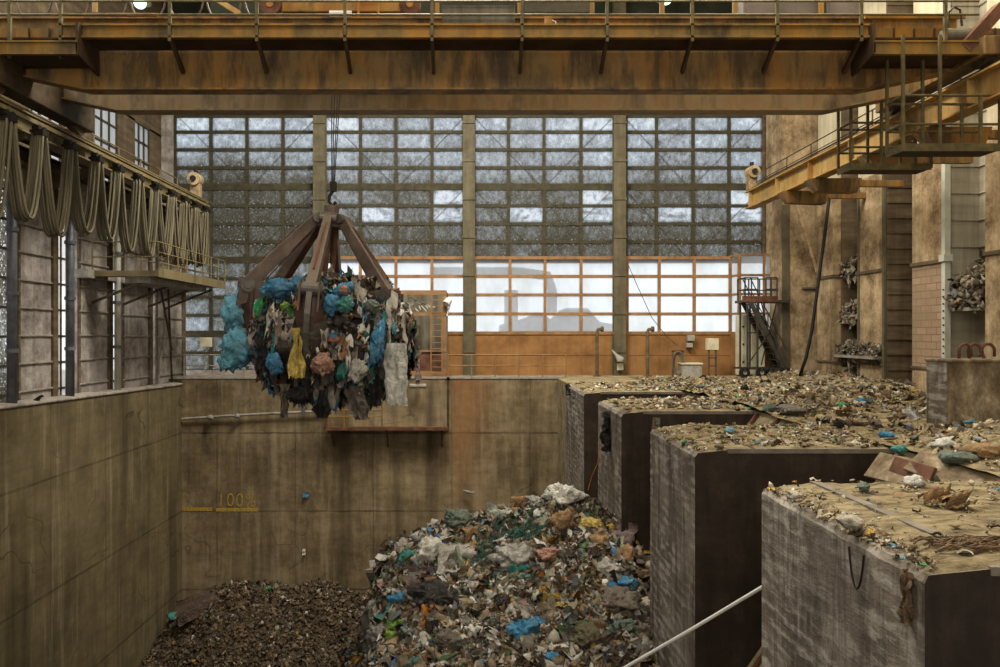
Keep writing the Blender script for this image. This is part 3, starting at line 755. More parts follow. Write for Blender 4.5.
# grey pipe posts on the dusty ledge
pl = ['grey pipe post with a side branch, between the open strip of glazing and the first ribbed panel',
      'grey pipe post in the gap between the second and third ribbed panels',
      'pale grey pipe post running down behind the near end of the hanging walkway']
for k, (px, h) in enumerate(((12, 8.2), (70, 8.2), (117.5, 8.2))):
    x = -14.35; y = x*F/(px-CX); z0 = ZW(y)+.08
    t_ = thing('pipe_post', ['grey pipe post nearest the camera, standing on the dusty pit wall top', 'grey pipe post in the gap after the first ribbed panel', 'pale grey pipe post behind the near end of the hanging walkway'][k], 'post', (x, y, z0), 'pipe posts along the pit wall')
    m = MB(); m.cyl((x,y,z0), (x,y,h), .15 if k < 2 else .12, 14); m.build('pipe', M['pipe_grey'] if k < 2 else M['white_col'], t_, smooth=True)
    for z in (1.6, 3.4, 5.4): m = MB(); m.cyl((x,y,z), (x,y,z+.12), .19, 14); m.build('collar', M['pipe_grey'], t_)
# fence behind the open strip
mb = MB(); railing(mb, (-15.6, 20, -.3), (-15.6, 28, -.3), 1.5, 12, .03, (1,.7,.4,.12)); mb.build('balustrade', M['ledge'], label='pale weathered balustrade behind the grey pipe posts on the walkway', cat='railing')

# ================================================================== PIERS AND CHUTES
piers = [  # px of far top corner / near corner -> y range
    (28.3, 33.6, 'furthest concrete pier, half hidden, nearest the orange wall'),
    (21.3, 25.2, 'second concrete pier from the orange wall, ragged bags hanging off its corner'),
    (14.33, 17.9, 'broad dark-faced concrete pier standing beside the rubbish mound'),
    (7.09, 11.05, 'big scraped concrete pier closest to the camera with a steel strip along its top')]
def crust(x0, x1, y0, y1, edge_x, seed, res=.09):
    """trodden waste covering a pier top, ragged where it meets the rims"""
    nx, ny = int((x1-x0)/res), int((y1-y0)/res); vs = []; fs = []
    for i in range(nx+1):
        for j in range(ny+1):
            x = x0+(x1-x0)*i/nx; y = y0+(y1-y0)*j/ny
            xb_ = x0 + .22*(fbm(x0, y, 1.3, seed+4))*max(0, 1-(x-x0)/.8); x = x + (xb_-x0); ed = min(1, max(0, (x-WXR-.05))/.55)
            z = .012 + .014*fbm(x, y, 2.2, seed) + .012*fbm(x, y, 7, seed+2) - .055*(1-ed)
            z += .05*max(0, fbm(x, y, .8, seed+9))
            xo = 0
            if i == 0: z -= .07
            if i == nx or j == 0 or j == ny: z -= .05
            vs.append((x + xo, y, z))
    for i in range(nx):
        for j in range(ny):
            k = i*(ny+1)+j; fs.append((k, k+ny+1, k+ny+2, k+1))
    return MB().add(vs, fs)
for k, (ya, yb, lab) in enumerate(piers):
    t_ = thing('concrete_pier', lab, 'pier', (WXR, ya, -14))
    x1 = DX+.05
    m = MB()
    b = .12
    # body with the pit-side top edge worn away
    nseg = 40
    vs = []; fs = []; mi = []
    prof = []
    for i in range(nseg+1):
        y = ya + (yb-ya)*i/nseg
        w = .10 + .05*mnoise.noise(Vector((y*1.9, k*5, 3)))
        prof.append([(WXR, y, -14), (WXR+.02*mnoise.noise(Vector((y*4,k,1))), y, -.10-w*.6), (WXR+.05+.04*mnoise.noise(Vector((y*2.5,k,1))), y, -.06-w*.25), (WXR+.6, y, -.03), (x1, y, -.03), (x1, y, -14)])
    vs = [v for r_ in prof for v in r_]
    for i in range(nseg):
        for j in range(5):
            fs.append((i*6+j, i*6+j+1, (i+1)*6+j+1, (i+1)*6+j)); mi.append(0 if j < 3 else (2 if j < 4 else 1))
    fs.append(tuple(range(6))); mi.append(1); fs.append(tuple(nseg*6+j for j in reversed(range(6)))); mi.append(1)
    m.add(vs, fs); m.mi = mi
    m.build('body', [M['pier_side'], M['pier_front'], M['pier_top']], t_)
    c = crust(WXR+.20, x1, ya+.0, yb-.0, WXR, k*7+2); c.build('waste_crust', M['pier_top'], t_, smooth=True, kind='stuff')
    # steel angle protecting the top
    m = MB()
    xa = {0: 4.85, 1: 4.9, 2: 5.05, 3: 4.98}[k]
    if k >= 2:
        y_s = ya + (.9 if k == 3 else 3.1)
        m.box(xa, xa+.13, y_s, yb-.05, -.03, .04)
        m.build('steel_strip', M['strip'], t_)
    # worn corner arris at the near edge
    m = MB(); m.box(WXR+.62, x1, ya-.012, ya+.05, -.09, -.005); m.build('edge_angle', M['strip'], t_)

chl = ['dark sloping chute between the camera-side pier and the broad pier', 'sloping chute behind the broad dark-faced pier', 'sloping chute between the two piers at the far end', 'sloping chute beyond the last pier']
for k, (ya, yb) in enumerate(((11.05, 14.33), (17.9, 21.3), (25.2, 28.3))):
    m = MB(); m.prism([(DX+.02, -.05), (WXR+.1, -5.45), (WXR+.1, -5.9), (DX+.02, -.9)], ya+.02, yb-.02)
    t_ = thing('waste_chute', chl[k], 'chute', (WXR+.1, ya, -5.9)); m.build('slope_plate', M['deck'], t_)
    m = MB()
    for i in range(3):
        y = ya+.3+(yb-ya-.6)*i/2; m.bar((DX-.05, y, -.03), (WXR+.2, y, -5.3), .1, .08)
    m.build('wear_bar', M['rust'], t_)
# loose tilted plates at the chute mouth
def slab(px, py, d, w, l, th, rot, mat, label, cat, name):
    m = MB(); m.box(-w/2, w/2, -l/2, l/2, -th/2, th/2)
    o = m.build(name, mat, bevel=.015, label=label, cat=cat); o.location = P(px, py, d); o.rotation_euler = rot; return o
slab(893, 469, 13.2, .55, .95, .05, (.0,-.85,.25), M['barrier_face'], 'pale tilted board leaning at the mouth of the nearest chute', 'board', 'tilted_board')
slab(912, 470, 12.8, .3, .9, .06, (.1,-1.1,.1), M['rust'], 'narrow rusty plate leaning beside the pale tilted board', 'plate', 'steel_plate')
slab(936, 469, 12.6, .55, .8, .05, (.3,-.55,.4), M['barrier_face'], 'grey bent sheet lying tilted on rubbish by the chute', 'sheet', 'steel_sheet')
slab(966, 478, 12.0, .7, .7, .05, (.35,-.3,-.3), M['barrier_face'], 'flat grey-brown sheet half buried behind the camera-side pier', 'sheet', 'steel_sheet')

# barrier wall on the deck with bent hooks
t_ = thing('concrete_barrier', 'short thick concrete wall with scraped faces standing on the littered deck', 'barrier', (12.9, 17.7, 0))
m = MB(); m.box(10.85, 16.9, 17, 17.8, -.02, 1.6); o = m.build('body', [M['barrier_face']], t_, bevel=.05)
m = MB(); m.box(10.8, 16.9, 16.95, 17.85, 1.54, 1.62); m.build('coping', M['barrier_face'], t_, bevel=.03)
m = MB(); m.box(10.82, 10.86, 17.05, 17.78, 0, 1.55); m.build('side_face', M['pier_side'], t_)
hl = ['bent rusty pipe hoop on the barrier top, nearer the pale column', 'middle bent rusty pipe hoop on the barrier top', 'bent rusty pipe hoop on the barrier top, furthest from the pale column']
for k, (px, w) in enumerate(((965, .28), (976, .3), (991, .3))):
    m = MB(); x = PX(px, 17.4); pts = [(x-w/2, 17.4, 1.6)] + [(x-w/2*math.cos(a), 17.4+.05*k, 1.8+.16*math.sin(a)) for a in np.linspace(0, PI, 9)] + [(x+w/2, 17.4+.05*k, 1.66)]
    m.tube(pts, .035, 8); m.build('pipe_hoop', M['rust'], smooth=True, label=hl[k], cat='hoop')
# pale steel column + angle posts on the east wall
t_ = thing('steel_column', 'tall pale painted steel column at the edge of the ribbed recess', 'column', (16.85, 26.6, 0))
m = MB(); m.box(16.75, 16.95, 26.45, 26.65, 0, 16); m.build('shaft', M['white_col'], t_)
m = MB(); m.box(16.68, 17.0, 26.4, 26.7, 4.75, 5.0)
m.build('band', M['white_col'], t_)
m = MB()
for z in np.arange(1, 4, .25): m.cyl((16.74,26.5,z), (16.7,26.5,z), .03, 6)
m.build('bolt', M['dark_steel'], t_)
# brown post in the pilaster corner
m = MB(); m.box(16.9, 17.0, 30.62, 30.78, 0, 12); m.build('corner_post', M['column'], label='thin brown steel post on the corner of the plastered pilaster', cat='post')
# hanging black hose
m = MB(); pts = [P(829,199,33.8), P(826,225,34.0), P(821,262,33.9), P(816,300,33.9), P(812,330,33.9), P(806,358,34.0), P(799,378,34.2)]
m.tube(pts, .075, 8); m.build('black_hose', M['black_rubber'], smooth=True, label='thick black hose hanging down the pale pilaster to the deck', cat='hose')
# bracket struts under runway
m = MB(); m.bar(P(795,200,36.3), P(817,272,36), .12, .12); m.build('wall_strut', M['plaster'], label='slanting pale strut on the pilaster beside the stair', cat='strut')

# ================================================================== RUNWAY BEAMS
def runway(name, x, zt, h, ya, yb, mat, label, stiff, flange=.5, sgn=1):
    t_ = thing(name, label, 'beam', (x, ya, zt-h))
    m = MB(); m.box(x-.02, x+.02, ya, yb, zt-h, zt); m.build('web', mat, t_)
    m = MB(); m.box(x-flange/2, x+flange/2, ya, yb, zt-.05, zt); m.build('top_flange', mat, t_)
    m = MB(); m.box(x-flange/2, x+flange/2, ya, yb, zt-h, zt-h+.05); m.build('bottom_flange', mat, t_)
    m = MB(); m.box(x-.05, x+.05, ya, yb, zt, zt+.14); m.build('crane_rail', M['rail_dark'], t_)
    y = ya+.4
    while y < yb:
        m = MB(); m.box(x-flange/2+.02, x+flange/2-.02, y, y+.03, zt-h+.05, zt-.05); m.build('stiffener', mat, t_); y += stiff
    return t_
rr = runway('crane_runway_beam', 13.75, 9.15, .85, 4, 36.9, M['beam_yellow'], 'yellow crane runway beam on brackets along the plastered pilaster wall', 3.2)
m = MB(); 
for k in (.0, .16): m.tube([(13.9+k, 6, 9.55), (13.9+k, 36.5, 9.55)], .02, 6)
m.build('conductor_rail', M['rail_dark'], rr)
m = MB(); railing(m, (14.4, 22, 9.2), (14.4, 36.5, 9.2), 1.0, 6, .025, (1, .5)); m.build('runway_railing', M['rail_dark'], rr)
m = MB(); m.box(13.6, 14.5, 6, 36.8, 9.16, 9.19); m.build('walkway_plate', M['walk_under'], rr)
for px in (818, 874, 932, 790):
    y = 13.75*F/(px-CX)
    m = MB(); m.hexa([(13.65,y-.2,7.8),(15.2,y-.2,7.75),(15.2,y+.3,7.75),(13.65,y+.3,7.8),(13.35,y-.3,8.28),(15.35,y-.3,8.28),(15.35,y+.4,8.28),(13.35,y+.4,8.28)]); m.box(15.3, 17.1, y-.05, y+.15, 8.0, 8.25)
    m.build('bracket', M['girder'], rr)
# end stop with lamp head
def end_stop(x, y, z, label):
    t_ = thing('buffer_stop', label, 'buffer', (x, y, z))
    m = MB(); m.box(x-.22, x+.22, y-.2, y+.2, z, z+.75); m.build('stop_block', M['plaster'], t_, bevel=.03)
    m = MB(); m.cyl((x,y-.35,z+.85), (x,y+.2,z+.85), .3, 18); m.cyl((x,y-.45,z+.85), (x,y-.35,z+.85), .13, 14, 1); m.build('buffer_head', [M['plaster'], M['black_rubber']], t_)
    m = MB(); m.cyl((x,y,z+1.1), (x,y,z+1.35), .1, 10); m.build('cap', M['black_rubber'], t_)
end_stop(13.75, 36.6, 9.2, 'pale buffer stop with round head at the end of the yellow runway beam')
lr = runway('crane_runway_beam', -12.75, 8.47, .6, 4, 35.8, M['beam_left'], 'olive crane runway beam above the row of hanging cable loops', 2.0)
end_stop(-12.75, 34.9, 8.5, 'pale buffer stop with round head above the hanging cable loops')
m = MB(); railing(m, (-13.9, 8, 8.5), (-13.9, 35.6, 8.5), 1.05, 14, .025, (1, .55)); m.build('runway_railing', M['beam_left'], lr)
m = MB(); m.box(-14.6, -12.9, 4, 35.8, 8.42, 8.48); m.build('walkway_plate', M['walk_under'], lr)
m = MB(); m.box(-12.95, -12.85, 4, 35.8, 8.62, 8.72); m.tube([(-12.3, 4, 8.4), (-12.3, 35.6, 8.4)], .03, 6); m.build('conductor_rail', M['beam_left'], lr)
for y in np.arange(8, 36, 4.4):
    m = MB(); m.prism([(-14.9,6.9),(-14.9,7.83),(-12.6,7.85),(-12.6,7.75)], y, y+.15); m.build('bracket', M['recess'], lr)

# festoon
fy = [15.6, 17.1, 18.6, 20.1, 21.6, 23.25, 24.9, 26.4, 28.0, 29.6, 31.2, 32.6, 33.9, 35.2]
FX = -12.4
ft = thing('festoon_cable', 'bundle of flat dusty cables hanging in deep loops under the olive runway beam', 'cable', (FX, fy[0], 8.2))
m = MB(); m.box(FX-.05, FX+.05, 4, 35.6, 8.16, 8.28); m.build('track', M['beam_left'], ft)
rf = random.Random(4)
for i, y in enumerate(fy):
    m = MB(); m.box(FX-.19, FX+.19, y-.16, y+.16, 7.88, 8.04); m.cyl((FX-.1,y-.12,8.09),(FX+.1,y-.12,8.09),.09,10); m.cyl((FX-.1,y+.12,8.09),(FX+.1,y+.12,8.09),.09,10)
    m.build('cable_clamp', M['clamp'], ft)
    if i+1 < len(fy):
        yb = fy[i+1]; drop = 2.65+rf.uniform(-.15,.15)
        m = MB()
        for c in range(6):
            ox = -.14+.055*c; dd = drop+rf.uniform(-.06,.05); pts = []; bow = rf.uniform(2.1, 2.5); sk = rf.gauss(0, .02)
            for s_ in (0, .02, .05, .09, .14, .2, .27, .34, .42, .5, .58, .66, .73, .8, .86, .91, .95, .98, 1):
                w2 = 2*s_-1
                zz = 7.92 - dd*(1-abs(w2)**bow)
                fan = 1-w2*w2
                pts.append((FX+ox*(1+.15*fan), y+.10 + (yb-y-.20)*s_ + .05*fan*math.sin(c*2.1+i) + sk, zz))
            m.tube(pts, .042, 6)
        m.build('cable_loop', M['festoon_a'], ft, smooth=True)
m = MB(); 
for c in range(5): m.tube([(FX-.1+.05*c, 35.2, 7.9), (FX-.1+.05*c, 35.3, 6.5), (FX-.1+.05*c, 35.25, 5.4)], .03, 5)
m.build('cable_tail', M['festoon_a'], ft)

# hanging walkway by the west wall
hw = thing('hanging_walkway', 'narrow railed steel walkway hung beside the ribbed wall panels under the cable loops', 'walkway', (-12.9, 29, 4.5))
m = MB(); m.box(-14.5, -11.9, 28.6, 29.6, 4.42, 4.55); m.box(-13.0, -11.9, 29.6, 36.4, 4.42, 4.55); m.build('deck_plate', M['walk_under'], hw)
m = MB(); m.box(-11.92, -11.86, 28.6, 36.4, 4.36, 4.72); m.box(-14.5, -11.86, 28.56, 28.62, 4.38, 4.6); m.build('toe_channel', M['beam_left'], hw)
m = MB(); railing(m, (-11.9,28.6,4.55), (-11.9,36.4,4.55), 1.15, 8, .028, (1,.66,.33)); railing(m, (-14.4,28.6,4.55), (-11.9,28.6,4.55), 1.15, 3, .028, (1,.5)); railing(m, (-13,29.7,4.55), (-13,36.4,4.55), 1.15, 7, .028, (1,.5)); m.build('walkway_railing', M['beam_left'], hw)
m = MB(); m.box(-13.3, -12.3, 28.9, 35.0, 4.15, 4.42); m.build('support_beam', M['ledge'], hw)
for y in (29, 31.5, 34, 36): m = MB(); m.bar((-14.6, y, 3.4), (-12.4, y, 4.3), .09, .09); m.build('strut', M['rail_dark'], hw)
# slim rods between walkway and ledge
rl = ['thin straight steel rod between hanging walkway and pit wall corner', 'thin leaning steel rod crossing its neighbour below the hanging walkway', 'pale leaning pole propped below the hanging walkway']
for k, (a, b, mt) in enumerate(((P(168,284,32.5), P(172,382,34.5), 'rail_dark'), (P(160,284,32), P(172,350,34), 'rail_dark'), (P(166,310,33.5), P(158,384,34), 'ledge'))):
    m = MB(); m.cyl(a, b, .05, 8); m.build('steel_rod', M[mt], label=rl[k], cat='rod')

# ================================================================== CRANE BRIDGE
cb = thing('crane_bridge', 'rust-stained yellow overhead crane bridge spanning the hall with twin girders and railed walkway', 'crane', (0, 22, 8.95))
def girder(y0, y1, mat, name):
    zb, zt = 9.06, 11.0
    za = 9.66
    poly = [(-13.6, za), (-10.75, zb), (10.95, zb), (13.65, za-.05), (13.65, zt), (-13.6, zt)]
    m = MB(); m.prism(poly, y0+.03, y1-.03); o = m.build(name, mat, cb)
    m = MB(); low = poly[:4]
    for (xa, z1), (xb, z2) in zip(low, low[1:]):
        m.hexa([(xa,y0-.09,z1-.05),(xb,y0-.09,z2-.05),(xb,y1+.09,z2-.05),(xa,y1+.09,z1-.05),(xa,y0-.09,z1),(xb,y0-.09,z2),(xb,y1+.09,z2),(xa,y1+.09,z1)])
    m.box(-13.6, 13.65, y0-.06, y1+.06, zt, zt+.05)
    f = m.build('girder_flange', mat, o)
    m = MB(); m.box(-13.5, 13.5, (y0+y1)/2-.04, (y0+y1)/2+.04, zt+.05, zt+.15); m.build('trolley_rail', M['rail_dark'], o)
    return o
girder(21.0, 21.3, M['girder'], 'near_girder')
girder(22.95, 23.3, M['girder_pale'], 'far_girder')
# longitudinal seam on web
m = MB()
m.box(-13.2, 13.2, 20.15, 21.0, 10.12, 10.16); m.build('walkway_floor', M['walk_under'], cb)
m = MB(); m.box(-11.0, 10.75, 20.08, 20.15, 10.12, 10.46); m.box(-11.0, 10.75, 20.0, 20.15, 10.10, 10.15); m.box(-11.0, 10.75, 20.0, 20.15, 10.42, 10.47); m.build('edge_channel', M['walk'], cb)
# railing posts and brackets
for px in (15, 66, 175, 262, 350, 437, 527, 612, 697, 782, 866, 950):
    x = PX(px-5, 20.05)
    m = MB(); m.box(x-.04, x+.04, 20.0, 20.08, 10.0 if 80 < px < 870 else 9.55, 11.75); p_ = m.build('railing_post', M['rail'], cb)
    if 80 < px < 870:
        m = MB(); m.bar((x, 20.1, 10.1), (x+.0, 20.98, 9.5), .09, .12); m.build('bracket', M['walk_under'], cb)
m = MB(); 
for z in (10.72, 11.08, 11.65): m.tube([(-13.4, 20.04, z), (13.6, 20.04, z)], .028, 6)
m.build('handrail', M['rail'], cb)
# widened end platforms
for xa, xb, nm in ((-13.9, PX(83, 20.16), 'end_platform'), (PX(868, 20.16), 14.6, 'end_platform')):
    m = MB(); m.box(xa, xb, 19.9, 21.0, 9.62, 9.66, 0); m.box(xa, xb, 19.84, 19.92, 9.60, 9.92, 1); m.box(xa, xb, 19.80, 19.92, 9.9, 9.95, 1); m.box(xa, xb, 19.80, 19.92, 9.58, 9.63, 1)
    m.box(xa, xb, 20.4, 20.5, 9.95, 10.5, 1)
    e = xb if xa < 0 else xa
    m.hexa([(e-.03,19.84,9.6),(e+.03,19.84,9.6),(e+.03,21,9.4),(e-.03,21,9.4),(e-.03,19.84,10.45),(e+.03,19.84,10.45),(e+.03,21,10.5),(e-.03,21,10.5)], 0)
    x = xa+.8
    while x < xb-.3: m.box(x, x+.04, 20.36, 20.44, 9.95, 10.5, 0); x += .55
    m.build(nm, [M['walk_under'], M['walk']], cb)
# end carriages on the rails
for x in (-12.75, 13.75):
    m = MB(); m.box(x-.3, x+.3, 19.6, 24.9, 9.5 if x > 0 else 8.85, 10.0); oc = m.build('end_carriage', M['girder' if x > 0 else 'rail_dark'], cb, bevel=.03)
    for y in (20.1, 24.3):
        m = MB(); m.cyl((x-.14, y, 9.6 if x > 0 else 8.93), (x+.14, y, 9.6 if x > 0 else 8.93), .31, 20); m.build('wheel', M['rail_dark'], oc)
# suspended cage platforms at the east end
for (pa, pb, pyf, d, ln, ztop) in ((903, 1000, 149, 19.6, .75, 10.0), (851, 931, 168, 23.2, .8, 9.6)):
    xa, xb, z = PX(pa, d), PX(pb, d), PZ(pyf, d)
    m = MB(); m.box(xa, xb, d, d+ln, z-.03, z+.03); cg = m.build('cage_floor', M['walk_under'], cb)
    m = MB(); m.box(xa, xb, d-.03, d, z-.06, z+.14); m.box(xa-.03, xa, d-.03, d+ln, z-.06, z+.14); m.build('cage_edge', M['rail'], cb)
    m = MB(); railing(m, (xa,d,z+.1), (xb,d,z+.1), 1.3, 2, .035, (1,.42), posts=False); railing(m, (xa,d+ln,z+.1), (xb,d+ln,z+.1), 1.3, 2, .035, (1,.42), posts=False)
    railing(m, (xa,d,z+.1), (xa,d+ln,z+.1), 1.3, 2, .035, (1,.42), posts=False); m.build('cage_rail', M['rail'], cb)
    for t in (0, .38, .8, 1):
        for y in (d, d+ln):
            x = xa+(xb-xa)*t; top = ztop if t < .5 else z+1.4
            m = MB(); m.box(x-.035, x+.035, y-.035, y+.035, z, top); m.build('cage_post', M['rail'], cb)
# machinery on the near right end
m = MB(); m.bar(P(962,50,20.0), P(1000,8,20.0), .35, .3); m.build('drive_arm', M['rust'], cb)
m = MB(); m.cyl(P(990,45,19.9), P(990,45,20.5), .28, 20); m.build('drive_wheel', M['rust'], cb)
m = MB(); m.cyl((PX(945,20.2),20.2,10.25), (PX(968,20.2),20.2,10.25), .16, 16); m.cyl((PX(941,20.2),20.2,10.25), (PX(945,20.2),20.2,10.25), .11, 14); m.build('drive_motor', M['greygreen'], cb)
m = MB(); m.bar(P(865,17,20.3), P(965,17,20.3), .06, .09); m.bar(P(55,14,20.4), P(158,15,20.4), .06, .09); m.build('timber_rail', M['walk'], cb)
m = MB()
pts = [P(948,30,20.2), P(949,12,20.2), P(954,7,20.2), P(960,10,20.2), P(962,26,20.2)]; m.tube(pts, .03, 6); m.build('hoop_rail', M['rail_dark'], cb)
# boards along the railing
m = MB(); m.box(PX(442,20.2), PX(515,20.2), 20.16, 20.2, PZ(28,20.2), PZ(6,20.2)); m.build('splash_board', M['greygreen'], cb)
m = MB(); m.box(PX(525,22.9), PX(590,22.9), 22.9, 22.94, PZ(12,22.9), PZ(-8,22.9)); m.build('flaking_board', M['fleck'], cb)
m = MB(); m.box(PX(545,20.3), PX(552,20.3), 20.25, 20.4, PZ(26,20.3), PZ(17,20.3)); m.cyl(P(548.5,36,20.3), P(548.5,26,20.3), .03, 8); jb = m.build('switch_box', M['trolley'], cb)
m = MB(); m.tube([P(552,20,20.3), P(556,22,20.3), P(555,28,20.3), P(550,29,20.3)], .012, 6); m.build('switch_wire', M['bright'], jb)
# cubicles and posts on the far girder
for px in (95, 322, 437, 520, 592, 662, 735, 821):
    x = PX(px, 23.5); m = MB(); m.box(x-.07, x+.07, 23.45, 23.55, 11.05, 13.5); m.build('canopy_post', M['walk'], cb)
for a, b in ((742, 818), (825, 858)):
    m = MB(); m.box(PX(a,23.9), PX(b,23.9), 23.8, 24.4, 11.05, 13.6); c_ = m.build('control_cubicle', M['cabinet_purple'], cb, bevel=.02)
    m = MB(); m.box(PX(a,23.9)+.1, PX(b,23.9)-.1, 23.78, 23.8, 11.2, 13.4); m.build('door', M['cabinet_purple'], c_)
m = MB(); m.box(-13.5, 13.5, 23.3, 24.6, 11.0, 11.05); m.build('far_walkway', M['walk_under'], cb)
m = MB(); m.box(PX(200,23.6), PX(590,23.6), 24.55, 24.6, 11.05, 13.2); m.build('back_sheet', M['dark_wall'], cb)
m = MB()
for i in range(7):
    a = P(15+38*i, -6, 23.6); b = P(15+38*(i+1), -6, 23.6)
    m.tube([a.lerp(b, t)+Vector((0,0,-1.0*math.sin(PI*t)**.6)) for t in np.linspace(0,1,12)], .035, 5)
m.build('slack_cable', M['rail_dark'], cb)
m = MB(); m.bar(P(205,-8,22.5), P(240,14,22.5), .1, .15); m.build('stay_bar', M['beam_yellow'], cb)

# trolley
tr = thing('crane_trolley', 'yellow-orange hoist trolley with rusty wheels standing on the crane girders', 'crane trolley', (PX(342,22), 22.1, 11.15))
xa, xb = PX(284, 21.5), PX(402, 21.5)
m = MB(); m.box(xa, xb, 21.2, 23.1, 11.3, 12.3); m.build('frame', M['trolley'], tr, bevel=.03)
for px in (274, 411):
    for y in (21.15, 23.12):
        x = PX(px, 21.5); m = MB(); m.cyl((x,y-.1,11.45), (x,y+.1,11.45), .30, 20); w_ = m.build('wheel', M['rust'], tr)
        m = MB(); m.cyl((x,y-.13,11.45), (x,y+.13,11.45), .1, 12); m.build('axle', M['trolley'], w_)
for a, b in ((268, 286), (398, 414)):
    m = MB(); m.box(PX(a,21.5), PX(b,21.5), 21.25, 21.6, 11.5, 11.95); m.build('wheel_housing', M['trolley'], tr, bevel=.02)
m = MB()
for px in (358, 378): m.box(PX(px,20.9)-.03, PX(px,20.9)+.03, 20.95, 21.0, 11.0, 12.4)
for z in (11.0, 11.65, 12.1): m.box(PX(358,20.9), PX(378,20.9), 20.95, 21.0, z, z+.05)
m.build('ladder_frame', M['trolley'], tr)
m = MB(); m.cyl((PX(320,22),22.1,11.9),(PX(360,22),22.1,11.9),.45,20); m.build('rope_drum', M['rust'], tr)
m = MB()
for px in (292, 392): m.add([P(px-6,5,21.6), P(px+6,5,21.6), P(px,-6,21.6), P(px-6,5,22), P(px+6,5,22), P(px,-6,22)], [(0,1,2),(5,4,3),(0,3,4,1),(1,4,5,2),(2,5,3,0)])
m.build('lifting_lug', M['trolley'], tr)
m = MB(); m.cyl((PX(330,21),20.95,11.12),(PX(352,21),20.95,11.12),.09,10); m.build('buffer_rod', M['bright'], tr)

# ================================================================== GRAB
G = Vector((PX(331, 22), 22.0, 0)); HUBZ = PZ(216, 22)
tilt = Matrix.Translation(Vector((G.x, G.y, HUBZ))) @ Matrix.Rotation(math.radians(5), 4, 'Y') @ Matrix.Translation(-Vector((G.x, G.y, HUBZ)))
gr = thing('orange_peel_grab', 'rusty six-armed claw grab hanging on wire ropes, closed round a load of rubbish', 'crane grab', (G.x, G.y, .5))
def gb(m, name, mat, parent=gr, smooth=False, bevel=0):
    m.v = [tuple(tilt @ Vector(v)) for v in m.v]; return m.build(name, mat, parent, smooth=smooth, bevel=bevel)
m = MB(); m.cyl((G.x,G.y,HUBZ-.35),(G.x,G.y,HUBZ+.05),.42,18); m.cyl((G.x,G.y,HUBZ+.05),(G.x,G.y,HUBZ+.3),.22,14); m.box(G.x-.5,G.x+.5,G.y-.15,G.y+.15,HUBZ-.3,HUBZ+.0)
gb(m, 'head_block', M['grab_arm'], bevel=.02)
ZP = 3.38
angs = [-88, -25, 30, 90, 145, 203]
LR = 2.2
